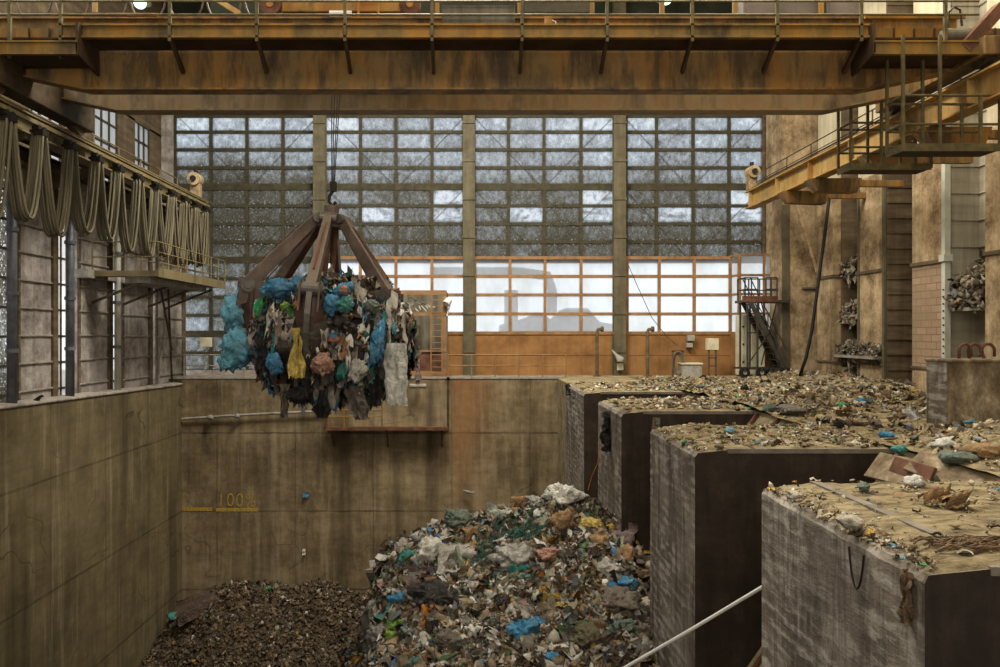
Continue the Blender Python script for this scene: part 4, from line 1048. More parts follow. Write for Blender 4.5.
for i, ad in enumerate(angs):
    a = math.radians(ad); d = Vector((math.cos(a), math.sin(a), 0)); sd = Vector((-math.sin(a), math.cos(a), 0))
    hub = Vector((G.x, G.y, HUBZ-.12)) + d*.42; piv = Vector((G.x, G.y, ZP)) + d*LR
    m = MB()
    # two cheeks and a web: a box strut, deeper toward the shell
    v8 = []
    dirn = (piv-hub).normalized(); nn = dirn.cross(sd).normalized()
    for p_, w_, h_ in ((hub, .12, .15), (piv, .15, .20)):
        v8 += [p_-sd*w_-nn*h_, p_+sd*w_-nn*h_, p_+sd*w_+nn*h_, p_-sd*w_+nn*h_]
    m.hexa(v8); arm = gb(m, 'arm', M['grab_arm'], bevel=.025)
    m = MB(); m.bar(hub+dirn*.4+nn*-.18, piv-dirn*.5+nn*-.25, .05, .03, up=nn); m.bar(hub+dirn*.4+nn*.18, piv-dirn*.5+nn*.25, .05, .03, up=nn); gb(m, 'arm_rib', M['rust'], arm)
    m = MB(); m.cyl(hub-sd*.24, hub+sd*.24, .14, 14); gb(m, 'head_pin', M['shell_edge'], arm)
    m = MB(); m.cyl(piv-sd*.32, piv+sd*.32, .2, 16); m.cyl(piv-sd*.36, piv+sd*.36, .1, 12); gb(m, 'shell_pin', M['shell_edge'], arm)
    # shell: curved blade with raised rib
    prof = [(LR-.05,ZP+.18,.24),(LR+.08,ZP-.2,.36),(LR+.12,ZP-.65,.42),(LR+.04,ZP-1.15,.38),(LR-.16,ZP-1.65,.29),(LR-.42,ZP-2.1,.16),(LR-.75,ZP-2.45,.04)]
    m = MB(); vs = []; cols_ = 7
    for (r_, z_, w_) in prof:
        for c in range(cols_):
            u = (c/(cols_-1)-.5)*2
            vs.append(Vector((G.x,G.y,z_)) + d*(r_ - .28*u*u*(w_/.5)) + sd*(u*w_))
    N = len(vs)
    vs2 = [v - d*.05 for v in vs]
    fs = []
    for k in range(len(prof)-1):
        for c in range(cols_-1):
            q = k*cols_+c; fs.append((q, q+1, q+cols_+1, q+cols_)); fs.append((N+q, N+q+cols_, N+q+cols_+1, N+q+1))
    for k in range(len(prof)-1):
        for c in (0, cols_-1):
            q = k*cols_+c; fs.append((q, q+cols_, N+q+cols_, N+q))
    for c in range(cols_-1):
        fs.append((c, c+1, N+c+1, N+c)); q = (len(prof)-1)*cols_+c; fs.append((q, q+1, N+q+1, N+q))
    m.add(vs+vs2, fs); sh = gb(m, 'shell', M['shell'], smooth=True)
    m = MB()
    for (r0, z0, _), (r1, z1, _) in zip(prof, prof[1:]):
        w0 = .075
        a0 = Vector((G.x,G.y,z0))+d*(r0-.02); a1 = Vector((G.x,G.y,z1))+d*(r1-.02); o0 = d*.17+Vector((0,0,-.02)); o1 = d*.17+Vector((0,0,-.02))
        m.hexa([a0-sd*w0, a0+sd*w0, a1+sd*w0, a1-sd*w0, a0-sd*w0+o0, a0+sd*w0+o0, a1+sd*w0+o1, a1-sd*w0+o1])
    gb(m, 'shell_rib', M['shell_edge'], sh)
    # cheek lugs gripping the arm and the inner link to the lower crosshead
    m = MB()
    for s_ in (-1, 1):
        c0 = piv+sd*.23*s_
        m.hexa([c0-d*.55+Vector((0,0,-.25)), c0-d*.55+sd*.05*s_+Vector((0,0,-.25)), c0+d*.24+sd*.05*s_+Vector((0,0,-.6)), c0+d*.24+Vector((0,0,-.6)),
                c0-d*.55+Vector((0,0,.12)), c0-d*.55+sd*.05*s_+Vector((0,0,.12)), c0+d*.22+sd*.05*s_+Vector((0,0,.22)), c0+d*.22+Vector((0,0,.22))])
    gb(m, 'lug', M['grab_arm'], sh)
    m = MB(); m.bar(piv-d*.5, Vector((G.x,G.y,ZP+.35))+d*.4, .16, .2); gb(m, 'inner_link', M['rust'])
m = MB(); m.cyl((G.x,G.y,ZP+.1),(G.x,G.y,ZP+.6),.5,18); gb(m, 'lower_crosshead', M['grab_arm'])
for ox, oy in ((-.18,.1),(.16,.12),(.02,-.2)):
    m = MB(); m.cyl((G.x+ox,G.y+oy,ZP+.5),(G.x+ox,G.y+oy,HUBZ-.3),.07,10); gb(m, 'closing_ram', M['rust'])
# ropes and hook shackle
for k, (ox, tx) in enumerate(((-.10,-.16),(-.03,-.04),(.04,.10),(.11,.2))):
    m = MB(); m.tube([(G.x+.06+ox*.4, G.y, HUBZ+.95), (G.x+.18+tx, G.y+.05, 11.4)], .016, 5); m.build('hoist_rope', M['cable_steel'], gr)
m = MB(); m.box(G.x-.02,G.x+.16,G.y-.08,G.y+.08,HUBZ+.72,HUBZ+1.0); m.tube([(G.x+.07,G.y,HUBZ+.75),(G.x-.04,G.y,HUBZ+.6),(G.x-.06,G.y,HUBZ+.42),(G.x+.05,G.y,HUBZ+.3),(G.x+.14,G.y,HUBZ+.42)], .05, 8)
m.build('hook_block', M['clamp'], gr)

# load of the grab
BC = Vector((G.x+.06, 22.0, 2.15))
def ball_pts(n, rx, ry, rz, seed, cull=True):
    rr_ = random.Random(seed); out = []
    while len(out) < n:
        v = Vector((rr_.gauss(0,1), rr_.gauss(0,1), rr_.gauss(0,1))).normalized()
        if v.y > .45 and rr_.random() < .6: continue
        k = rr_.uniform(.84, 1.10)
        bump = 1 + .16*mnoise.noise(v*2.2+Vector((5,2,1)))
        p = Vector((v.x*rx*k*bump, v.y*ry*k*bump, v.z*rz*k*bump))
        if p.z < 0: p.z -= .25*abs(mnoise.noise(Vector((v.x*3.5, v.y*3.5, 2))))*rz
        if p.z < -.2: p.x *= .97
        out.append((BC+p, v))
    return out
lump = bpy.data.meshes.new('load'); 
me = crumple(4, (3.9, 3.7, 2.7), 4, .12)
o = put('bagged_waste_debris', me, film('core_black', (.018,.016,.015), .5), BC, kind='stuff', label='dark core of the rubbish load held in the claw grab')
litter('grab_load_debris', ball_pts(10500, 2.2, 2.05, 1.55, 3), M['w_ball'], (.06,.36), 5, hang=.5, flat=.35, chunk=.25, kind='stuff', label='tangle of black, grey and coloured rubbish filling the claw grab')
rgh = random.Random(12); pts = []
for i in range(420):
    a = rgh.uniform(0, 2*PI); r_ = rgh.uniform(.2, 1.8); pts.append((BC+Vector((r_*math.cos(a), r_*math.sin(a)*.9, -1.25-.2*rgh.random()+.25*r_*r_*.35)), Vector((math.cos(a), math.sin(a), 0))))
litter('grab_fringe_debris', pts, M['w_ball'], (.14,.42), 8, hang=1, flat=.3, chunk=0, kind='stuff', label='dark shreds dangling under the claw grab')
pts = [(BC+Vector((rgh.uniform(-1.5,1.6), rgh.uniform(-1.2,.8), 1.55-.1*rgh.random())), Vector((0,0,1))) for i in range(220)]
litter('grab_top_debris', pts, M['w_grey'], (.15,.45), 18, flat=.4, chunk=.4, kind='stuff', label='dusty scraps heaped on top of the load in the grab')

# named pieces in the grab : hanging cloth generator
def hang_cloth(seed, w, h, n=18, fold=.12, taper=.3, sway=0.0):
    V = []; Fc = []
    for i in range(n+1):
        for j in range(n+1):
            u = i/n-.5; t = j/n
            ww = w*(1-taper*abs(math.sin(t*2.6+seed)))*(1+.15*mnoise.noise(Vector((t*5, seed, 0))))
            y = fold*(math.sin(u*16+seed+2*t)*.5*(.4+t) + mnoise.fractal(Vector((u*4, t*3, seed)), .7, 2, 3))
            V.append((u*ww + sway*t*t + .06*mnoise.noise(Vector((t*4, seed*3, u*3))), y, -t*h + .07*h*mnoise.noise(Vector((u*7, seed*2, 4)))*t))
    for i in range(n):
        for j in range(n):
            k = i*(n+1)+j; Fc.append((k, k+1, k+n+2, k+n+1))
    N = len(V); V2 = [(x, y+.015, z) for x, y, z in V]; F2 = [tuple(reversed([N+i for i in f])) for f in Fc]
    me = bpy.data.meshes.new('cloth'); me.from_pydata(V+V2, [], Fc+F2); me.polygons.foreach_set('use_smooth', [True]*len(me.polygons)); me.update(); return me
FM = {k: film('film_'+k, c, r_, .12 if k == 'black' else .5) for k, (c, r_) in {
    'skyblue': ((.13,.42,.58), .3), 'blue': ((.035,.24,.45), .35), 'teal': ((.03,.27,.25), .35), 'green': ((.02,.36,.12), .35), 'yellow': ((.60,.44,.10), .6),
    'white': ((.72,.71,.66), .45), 'cream': ((.50,.46,.37), .7), 'paleglass': ((.45,.50,.44), .5), 'black': ((.014,.013,.014), .3), 'pink': ((.42,.22,.16), .6), 'brown': ((.20,.12,.06), .8),
    'card': ((.36,.22,.10), .85), 'orange': ((.52,.20,.03), .5), 'mauve': ((.20,.145,.15), .7), 'grey': ((.25,.25,.25), .5), 'olive': ((.13,.12,.065), .6), 'greygreen': ((.12,.17,.14), .4),
    'greybrown': ((.16,.135,.115), .7), 'lime': ((.22,.42,.06), .5), 'palegrey': ((.42,.41,.38), .5), 'dkgreen': ((.01,.10,.075), .5), 'rustsheet': ((.05,.026,.017), .6)}.items()}
def gbag(name, px, py, d, w, h, mt, label, cat='bag', seed=None, dep=None):
    s = 44.0; me = crumple(seed or R.random()*50, (w/s*d/21, dep or min(w,h)/s*d/21*.7, h/s*d/21), 4, .75)
    return put(name, me, FM[mt], P(px, py, d), (0, R.uniform(-.4,.4), R.uniform(0,1)), label=label, cat=cat)
def gcloth(name, px, py, d, w, h, mt, label, cat='cloth', seed=None, **kw):
    s = F/d; me = hang_cloth(seed or R.random()*50, w/s, h/s, **kw)
    return put(name, me, FM[mt], P(px, py, d), (0, 0, R.uniform(-.3,.3)), label=label, cat=cat)
gbag('plastic_bag', 239, 316, 21.2, 34, 54, 'skyblue', 'sky-blue plastic bag bulging out of the upper side of the grab load', seed=3)
gbag('plastic_bag', 236, 347, 21.0, 36, 44, 'skyblue', 'pale sky-blue plastic sheet dangling lowest at the outer edge of the grab load', seed=9)
gbag('plastic_bag', 280, 288, 20.3, 34, 20, 'blue', 'blue bag crammed at the top of the load beside the front claw', seed=5)
gbag('plastic_bag', 298, 284, 20.5, 20, 16, 'blue', 'smaller blue bag next to the front claw at the top of the load', seed=6)
gbag('plastic_bag', 332, 305, 19.9, 20, 24, 'blue', 'round teal-blue bag on the sunlit shoulder of the load behind the front claw', seed=16)
gbag('plastic_bag', 342, 291, 20.0, 24, 14, 'blue', 'blue bag topmost beside the front claw, towards the orange cabin', seed=26)
gbag('plastic_bag', 346, 304, 19.8, 20, 16, 'teal', 'green-teal bag below the topmost blue bag in the grab', seed=36)
gbag('plastic_bag', 275, 364, 19.9, 18, 24, 'blue', 'bright blue bag low in the grab load beside the yellow rag', seed=46)
gbag('plastic_bag', 259, 310, 20.6, 10, 24, 'green', 'vivid green plastic twist near the blue bags in the grab', seed=7)
gbag('plastic_bag', 377, 346, 20.2, 16, 44, 'blue', 'long blue plastic bag beside the curved claw rib on the sheet side', seed=8)
gbag('plastic_bag', 343, 368, 20.0, 12, 30, 'teal', 'narrow teal plastic bag beneath the pink bundle side of the load', seed=18)
gcloth('yellow_rag', 297, 328, 19.7, 20, 50, 'yellow', 'yellow rag hanging from the load just before the front claw', fold=.1, taper=.5, seed=4)
gbag('pink_bundle', 323, 364, 19.6, 22, 24, 'pink', 'pinkish brown paper bundle low in the load beside the front claw', 'bundle', seed=28)
gcloth('white_sheet', 396, 343, 20.4, 26, 62, 'white', 'large off-white sheet hanging from the grab under the curved claw', 'sheet', taper=.12, fold=.07, seed=2)
gcloth('black_sack', 376, 368, 20.5, 17, 38, 'black', 'black torn sack dangling next to the off-white sheet', 'bag', taper=.3, fold=.2, seed=6)
gcloth('grey_cloth', 357, 386, 20.3, 22, 34, 'greybrown', 'grey-brown pleated cloth hanging lowest below the grab', taper=.35, fold=.16, seed=11, sway=.15)
gcloth('black_sack', 262, 336, 20.2, 16, 36, 'black', 'black plastic sack spread over the load below the green twist', 'bag', taper=.5, fold=.22, seed=13)
gbag('black_sack', 354, 330, 20.1, 26, 20, 'black', 'shiny black sack in the middle of the load behind the front claw', seed=51)
gbag('black_sack', 300, 395, 20.2, 26, 18, 'black', 'small black sack at the underside of the load', seed=52)
gcloth('cream_cloth', 336, 330, 19.8, 16, 30, 'cream', 'cream wrinkled cloth draped on the load beside the front claw', taper=.4, seed=15)
gcloth('dark_shred', 322, 390, 20.4, 18, 28, 'black', 'ragged black shred pointing down under the pink bundle', 'plastic', taper=.7, fold=.2, seed=17)
gcloth('pale_shred', 284, 384, 20.2, 14, 34, 'greybrown', 'pale grey shred dangling under the yellow rag', 'plastic', taper=.5, seed=19)
gbag('orange_scrap', 300, 306, 19.9, 14, 16, 'orange', 'orange cloth scrap wedged beside the front claw', 'cloth', seed=55)
gbag('lime_scrap', 285, 306, 20.0, 12, 8, 'lime', 'lime green wrapper next to the orange cloth scrap', 'wrapper', seed=56)
gbag('cream_bundle', 372, 306, 20.2, 18, 14, 'greygreen', 'striped grey-green cloth bundle under the upper claw plate', 'bundle', seed=57)
gbag('palegrey_bag', 358, 372, 20.0, 20, 26, 'palegrey', 'pale grey bag in the lower load beside the teal bag', seed=58)
gbag('tan_bundle', 344, 290, 19.7, 10, 10, 'pink', 'small flesh-coloured bundle next to the topmost blue bag', 'bundle', seed=59)

# ================================================================== HEAPS
def height_mesh(name, fn, x0, x1, y0, y1, res, mat, **tags):
    nx, ny = int((x1-x0)/res), int((y1-y0)/res); vs = []; fs = []
    for i in range(nx+1):
        for j in range(ny+1):
            x = x0+(x1-x0)*i/nx; y = y0+(y1-y0)*j/ny; vs.append((x, y, fn(x, y)))
    for i in range(nx):
        for j in range(ny):
            k = i*(ny+1)+j; fs.append((k, k+ny+1, k+ny+2, k+1))
    me = bpy.data.meshes.new(name); me.from_pydata(vs, [], fs); me.materials.append(mat)
    me.polygons.foreach_set('use_smooth', [True]*len(me.polygons)); me.update(); return link(name, me, **tags)
height_mesh('heap_soil_dirt', lambda x, y: H1(x, y), -6.5, WXR, 13, 30, .14, M['soil_front'], kind='stuff', label='brown soil body of the big rubbish mound in the pit')
height_mesh('heap_soil_dirt', lambda x, y: H1(x, y), WXR, 8.0, 17.95, 21.25, .14, M['soil_front'], kind='stuff', label='rubbish packed between two concrete piers')
height_mesh('composted_dirt', H2, WX, 4.2, 25, YB, .16, M['soil'], kind='stuff', label='dark composted rubbish banked against the far pit walls')
def nrm(fn, x, y, e=.15):
    return Vector((fn(x-e,y)-fn(x+e,y), fn(x,y-e)-fn(x,y+e), 2*e)).normalized()
def scatter(fn, n, xr, yr, seed, lift=.03, cond=None):
    rr_ = random.Random(seed); out = []; tries = 0
    while len(out) < n and tries < n*30:
        tries += 1
        x = rr_.uniform(*xr); y = rr_.uniform(*yr); z = fn(x, y)
        if cond and not cond(x, y, z): continue
        out.append((Vector((x, y, z+lift*rr_.random())), nrm(fn, x, y)))
    return out
def infr(x, y, z, m=25):
    px = CX+x*F/y; py = CY-(z-CZ)*F/y; return -m < px < 1000+m and py < 667+m
c1 = lambda x, y, z: infr(x, y, z) and H1(x,y) > H2(x,y)-.3 and z > -12.5
litter('heap_debris', scatter(H1, 13000, (-4.8, 4.25), (15.2, 23.2), 1, .14, c1), M['w_heap'], (.05,.36), 2, flat=.5, chunk=.14, kind='stuff', label='loose mixed rubbish covering the big mound')
litter('heap_debris', scatter(H1, 2300, (-4.2, 4.2), (15.2, 22.8), 31, .16, c1), M['w_heap'], (.22,.55), 6, flat=.6, chunk=.12, kind='stuff', label='larger crumpled scraps and films strewn over the big mound')
litter('heap_debris', scatter(H1, 350, (4.3, 7.5), (18.0, 21.2), 41, .10, None), M['w_heap'], (.15,.5), 7, flat=.5, kind='stuff', label='rubbish in the slot between two piers')
c2 = lambda x, y, z: infr(x, y, z) and H2(x,y) > H1(x,y)-.3
litter('compost_debris', scatter(H2, 13000, (WX+.1, -1), (28.5, YB-.1), 3, .08, c2), M['w_dark'], (.06,.26), 4, flat=.4, chunk=.45, kind='stuff', label='small dark scraps over the composted bank by the far wall')

# deck litter
def HD(x, y):
    b = 0
    b += .50*math.exp(-((x-15.8)/1.4)**2)*max(0, min(1, (y-27)/3)) * (.6+.5*fbm(x,y,.5,4))
    b += .26*math.exp(-((x-12.6)/2.3)**2 - ((y-23)/3.0)**2)*(.7+.5*fbm(x,y,.6,6))
    b += .55*math.exp(-((x-10.0)/1.5)**2 - ((y-13.6)/1.8)**2)
    b += .2*math.exp(-((x-9.0)/1.4)**2 - ((y-21.5)/1.3)**2) + .2*math.exp(-((x-8.9)/1.2)**2 - ((y-26)/2)**2)
    b += .10*max(0, fbm(x, y, .4, 8)) + .05*fbm(x, y, 1.6, 2)
    return max(.012, b)
height_mesh('deck_dirt', HD, DX-.1, 16.95, 8, YB+1, .2, M['pier_top'], kind='stuff', label='trodden tan rubbish crust on the tipping deck')
inbar = lambda x, y: x > 10.7 and 16.8 < y < 18.8
cd = lambda x, y, z: infr(x, y, z) and not inbar(x, y)
def dens(x, y, z): return cd(x, y, z) and (HD(x, y) > .10 or random.Random(int(x*977+y*7919)).random() < .35)
random.seed(2)
litter('deck_litter', scatter(HD, 5000, (DX, 16.7), (11.5, 37), 5, .05, dens), M['w_deck'], (.04,.20), 9, flat=.6, chunk=.45, kind='stuff', label='pale trampled litter strewn over the tipping deck')
litter('deck_litter', scatter(HD, 520, (DX, 16.5), (11.5, 36), 15, .08, cd), M['w_deck'], (.16,.36), 10, flat=.6, chunk=.3, kind='stuff', label='bigger dusty scraps on the tipping deck heaps')
HP = lambda x, y: .03
for k, (ya, yb, n, sz) in enumerate(((28.5,33.4,800,(.05,.22)), (21.4,25.1,800,(.05,.22)), (14.4,17.8,1100,(.03,.18)), (7.3,11.0,900,(.015,.085)))):
    # denser toward the deck side
    pp = [p for p in scatter(HP, n*2, (WXR+.1, DX+.1), (ya, yb), 60+k, .04) if random.random() < .12+.5*((p[0].x-WXR)/(DX-WXR))**1.5]
    litter('pier_top_litter', pp, M['w_deck'], sz, 70+k, flat=.85, chunk=.45, kind='stuff', label=['tan litter on the last pier top by the orange wall','tan litter on top of the second pier from the orange wall','tan litter on top of the broad dark-faced pier','thin scatter of litter on the pier closest to the camera'][k])
# waste edges lying along the pit-side rim of the two near piers
for k, (ya, yb, n) in enumerate(((14.4,17.85,260), (7.15,11.0,700))):
    rr_ = random.Random(k+80)
    pp = [(Vector((WXR+rr_.uniform(.02,.55), rr_.uniform(ya,yb), -.07+.06*rr_.random())), Vector((-.4,0,1)).normalized()) for i in range(n)]
    litter('rim_litter', pp, M['w_deck'], (.02,.11), 90+k, hang=.1, flat=.7, chunk=.45, kind='stuff', label=['crumbled litter along the worn rim of the broad pier','crumbled litter along the worn rim of the pier closest to the camera'][k])
# clumps on ledges
for k, (ya, yb, z) in enumerate(ledges):
    rr_ = random.Random(k+30); pp = []
    for i in range(700 if k != 2 else 1400):
        y = rr_.uniform(ya+.05, yb-.05); x = rr_.uniform(16.7 if k == 2 else 16.85, 18.0 if k != 2 else 17.4)
        hh = (1.35 if k in (0,1) else (1.9 if k == 3 else 1.0))*rr_.random()*(.4+.6*(x-16.8)/1.2)
        pp.append((Vector((x, y, z+hh)), Vector((-1, -.5, .6)).normalized()))
    litter('ledge_litter', pp, M['w_grey'], (.09,.34), 40+k, hang=.15, flat=.4, chunk=.45, kind='stuff', label=['dusty rubbish caught on the highest ledge of the recess beside the black hose','dusty rubbish caught on the middle ledge beside the black hose','long fringe of pale rubbish on the low ledge','brown rubbish clump in the pale ribbed recess behind the barrier'][k])
pp = [(Vector((R.uniform(17.0,18.0), R.uniform(33,35), R.uniform(.1,1.0))), Vector((-1,-.3,.5))) for i in range(160)]
litter('ledge_litter', pp, M['w_grey'], (.2,.55), 49, flat=.4, kind='stuff', label='rubbish piled at the foot of the recess beside the black hose')

# ---------- individual pieces on the mound
def on_heap(px, py, lift=.1, fn=H):
    p = ray_ground(px, py, fn)
    while fn is H and p.y > 24 and px > 376: py += 3; p = ray_ground(px, py, fn)
    return Vector((p.x, p.y, p.z+lift))
def bag(px, py, w, h, mt, label, cat='bag', name='plastic_bag', seed=1, fn=H, ln=None):
    p = on_heap(px, py, .17, fn); s = F/p.y
    me = crumple(seed, (w/s*.98, (ln or w*.65)/s, h/s*.95), 4 if w > 20 else 3, .7)
    return put(name, me, FM[mt], p, (.25, R.uniform(-.15,.15), R.uniform(-.3,.3)), label=label, cat=cat)
def scrap(px, py, w, h, mt, label, cat='sheet', name='plastic_sheet', seed=1, fn=H, tiltx=.75, rz=0):
    p = on_heap(px, py, .22, fn); s = F/p.y
    me = sheet(seed, w/s, h/s*1.25, 14, .14)
    return put(name, me, FM[mt], p, (tiltx, 0, rz), label=label, cat=cat)
bag(526, 637, 36, 20, 'blue', 'bright blue bag low on the mound, closest to the camera', seed=2)
bag(412, 563, 24, 14, 'teal', 'teal bag on the steep outer flank of the mound', seed=3)
bag(459, 524, 30, 16, 'greygreen', 'dull grey-green bag near the crest of the mound', seed=4)
bag(440, 602, 50, 17, 'black', 'long black rubbish bag lying across the mound', seed=5)
bag(563, 498, 36, 20, 'white', 'big white crumpled plastic on the very top of the mound', seed=6)
bag(515, 565, 36, 26, 'palegrey', 'large translucent grey-green bag in the middle of the mound', seed=7)
bag(561, 532, 24, 28, 'card', 'crumpled brown paper sack upright near the crest', 'sack', 'paper_sack', 8)
bag(381, 642, 28, 22, 'grey', 'grey bag at the lower outer edge of the mound', seed=9)
bag(620, 590, 28, 14, 'blue', 'dusty blue bag beside the broad pier', seed=10)
bag(617, 607, 38, 18, 'greybrown', 'crumpled taupe cloth bundle below the dusty blue bag', 'cloth', 'cloth_bundle', 11)
bag(588, 643, 34, 18, 'olive', 'olive-brown sack low on the mound', seed=12)
bag(624, 634, 26, 16, 'greygreen', 'dark teal-grey bag against the foot of the broad pier', seed=13)
bag(592, 498, 16, 14, 'black', 'small black bag behind the white plastic on the crest', seed=14)
bag(554, 665, 14, 9, 'blue', 'small vivid blue scrap at the bottom edge of the mound', 'wrapper', 'wrapper', 15)
bag(606, 575, 28, 16, 'palegrey', 'pale folded bag beside the black bags near the pier', seed=16)
bag(400, 606, 18, 15, 'blue', 'blue and white packet by the long black bag', 'packet', 'packet', 17)
bag(590, 530, 22, 12, 'yellow', 'dusty yellow packet beside the brown paper sack', 'packet', 'packet', 18)
bag(449, 650, 24, 24, 'greybrown', 'slumped grey-brown sack at the foot of the mound', seed=19)
bag(472, 594, 20, 14, 'palegrey', 'small pale bag behind the long black bag', seed=20)
bag(430, 560, 30, 30, 'white', 'bunched white plastic film on the outer slope', seed=21)
bag(503, 611, 18, 16, 'black', 'black hollow bag under the white tub', seed=22)
bag(537, 505, 22, 12, 'palegrey', 'pale grey film bundle beside the crest plastic', seed=23)
bag(643, 612, 18, 18, 'cream', 'cream torn bag touching the broad pier', seed=24)
bag(548, 560, 22, 12, 'pink', 'mauve-pink bag half under the grey-green bag', seed=25)
scrap(507, 601, 19, 17, 'white', 'bright white paper tub lying in the middle of the mound', 'tub', 'paper_tub', 31)
scrap(548, 638, 16, 13, 'cream', 'cream paper scrap beside the bright blue bag', 'paper', 'paper_scrap', 32)
scrap(615, 542, 40, 22, 'mauve', 'mauve-brown folded sheet near the crest beside the pier', 'cloth', 'cloth_sheet', 33, rz=-.5)
scrap(543, 596, 10, 24, 'orange', 'orange plastic strip standing among brown scraps', 'strip', 'plastic_strip', 34)
scrap(556, 611, 26, 12, 'yellow', 'pale yellow netting scrap below the orange strip', 'netting', 'net_scrap', 35)
scrap(478, 548, 26, 26, 'card', 'brown cardboard flap stuck in below the green netting', 'cardboard', 'cardboard_piece', 36, rz=.5)
scrap(524, 508, 26, 14, 'card', 'orange-brown cardboard piece near the crest', 'cardboard', 'cardboard_piece', 37)
scrap(458, 566, 40, 28, 'palegrey', 'broad pale crumpled film under the netting', seed=38)
scrap(472, 640, 22, 20, 'white', 'white film low on the mound between the sacks', seed=39)
scrap(420, 588, 26, 20, 'mauve', 'purplish torn film on the outer slope', seed=40)
scrap(395, 640, 18, 16, 'lime', 'lime and yellow wrapper at the lower outer edge', 'wrapper', 'wrapper', 41)
scrap(428, 626, 14, 20, 'orange', 'ochre cloth strip under the long black bag', 'cloth', 'cloth_strip', 42)
scrap(520, 580, 22, 12, 'teal', 'pale teal wrapper beneath the translucent bag', 'wrapper', 'wrapper', 43)
scrap(600, 552, 20, 20, 'card', 'flat brown cardboard near the mauve sheet', 'cardboard', 'cardboard_piece', 44)
scrap(640, 640, 18, 22, 'greybrown', 'taupe rag in the corner between mound and pier', 'rag', 'rag', 45)
scrap(500, 520, 26, 16, 'paleglass', 'pale green film near the crest', seed=46)
# green netting : loose strands
for k, (px, py, w, h, lab) in enumerate(((512,538,64,26,'tangle of dark green netting strands near the crest of the mound'), (474,560,50,26,'second green netting tangle trailing down the mound'))):
    rr_ = random.Random(k); m = MB(); c = on_heap(px, py, .2); s = F/c.y
    for i in range(70):
        x = c.x+rr_.gauss(0,w/s/5); y = c.y+rr_.gauss(0,.28); L = rr_.uniform(.3,.75); a = rr_.gauss(.35,.45) if k == 0 else rr_.gauss(.9,.4)
        pts = []
        for t in np.linspace(0,1,6):
            X_ = x+L*t*math.cos(a)+.06*rr_.gauss(0,1); Y_ = y+L*t*math.sin(a)*.6+.04*rr_.gauss(0,1); pts.append((X_, Y_, H1(X_,Y_)+.16+.10*math.sin(PI*t)+.03*rr_.gauss(0,1)))
        m.tube(pts, .017, 4)
    m.build('green_netting', FM['dkgreen'], label=lab, cat='netting')
# sticks
sl = ['pale wooden stick lying on the outer slope of the mound', 'thin bleached stick beside the teal bag', 'brown stick poking from the mound below the crest']
for k, (a, b) in enumerate((((368,612),(386,594)), ((405,548),(398,574)), ((556,548),(600,552)))):
    m = MB(); p, q = on_heap(*a, .15), on_heap(*b, .2); m.tube([p, q], .03, 6); m.build('wooden_stick', FM['card'], label=sl[k], cat='stick')
# repeated indistinguishable scraps, individually placed
protos = []
kinds = [('plastic_scrap','palegrey','sheet'),('plastic_scrap','white','sheet'),('plastic_scrap','black','crumple'),('paper_scrap','cream','sheet'),('cardboard_scrap','card','sheet'),('cloth_scrap','greybrown','sheet'),('plastic_scrap','greygreen','crumple'),('cardboard_scrap','brown','crumple'),('plastic_scrap','blue','crumple')]
names_c = {'palegrey':'pale grey','white':'white','black':'black','cream':'cream','card':'light brown','greybrown':'taupe','greygreen':'dull green','brown':'dark brown','blue':'dusty blue'}
rr_ = random.Random(77)
def spread_scraps(n, region, fn, where, y_rng=None, sz=(.22,.5)):
    groups = {}
    for i in range(n):
        nm, mt, kd = kinds[i % len(kinds)] if i % 9 != 8 or i % 3 == 0 else kinds[0]
        for _ in range(60):
            px = rr_.uniform(region[0], region[2]); py = rr_.uniform(region[1], region[3])
            p = ray_ground(px, py, fn, 11.5, 37)
            if p.y < 36.8 and (region[4](p) if len(region) > 4 else True): break
        key = (nm, mt)
        if key not in groups:
            me = sheet(rr_.random()*40, 1, .7, 10, .16) if kd == 'sheet' else crumple(rr_.random()*40, (1,.75,.5), 2, .5)
            me.materials.append(FM[mt]); groups[key] = me
        o = link(nm, groups[key], None, label=f'{names_c[mt]} {nm.split("_")[0]} scrap among many {where}', cat='scrap', group=f'{names_c[mt]} {nm.split("_")[0]} scraps {where}')
        o.location = p + Vector((0,0,.12)); o.rotation_euler = (rr_.gauss(.35,.4), rr_.gauss(0,.35), rr_.uniform(0,6.28)); s_ = rr_.uniform(*sz); o.scale = (s_, s_, s_)
spread_scraps(90, (375, 505, 645, 664, lambda p: H1(p.x,p.y) > -7.5 and p.y < 23.5), H1, 'on the big rubbish mound')
spread_scraps(45, (690, 385, 925, 432, lambda p: p.x > DX and p.y < 36.5 and not inbar(p.x,p.y)), HD, 'on the tipping deck', sz=(.18,.42))
# pieces on deck and pier tops
def dk(px, py, z=.05): 
    d = (CZ-z)*F/(py-CY); return P(px, py, d)
def dbag(px, py, w, h, mt, label, cat='bag', name='plastic_bag', seed=1, z=.1):
    p = ray_ground(px, py, lambda x, y: (HD(x,y) if x > DX else z*.5), 6.0, 38); s = F/p.y
    return put(name, crumple(seed, (w/s, w*.9/s, h/s*1.1), 3, .5), FM[mt], p+Vector((0,0,h/s*.3)), (0,0,seed), label=label, cat=cat)
dbag(887, 437, 13, 7, 'blue', 'small bright blue bag at the deck edge of the broad pier', seed=3)
dbag(862, 404, 12, 7, 'blue', 'blue bag among pale litter on the deck behind the piers', seed=4)
dbag(820, 421, 9, 8, 'yellow', 'yellow container standing on the pier-top litter', 'container', 'yellow_container', 5)
dbag(842, 407, 8, 6, 'green', 'small green bottle-shaped scrap on the deck litter', 'bottle', 'plastic_bottle', 6)
dbag(730, 433, 9, 6, 'skyblue', 'light blue scrap on the broad pier top', 'wrapper', 'wrapper', 7)
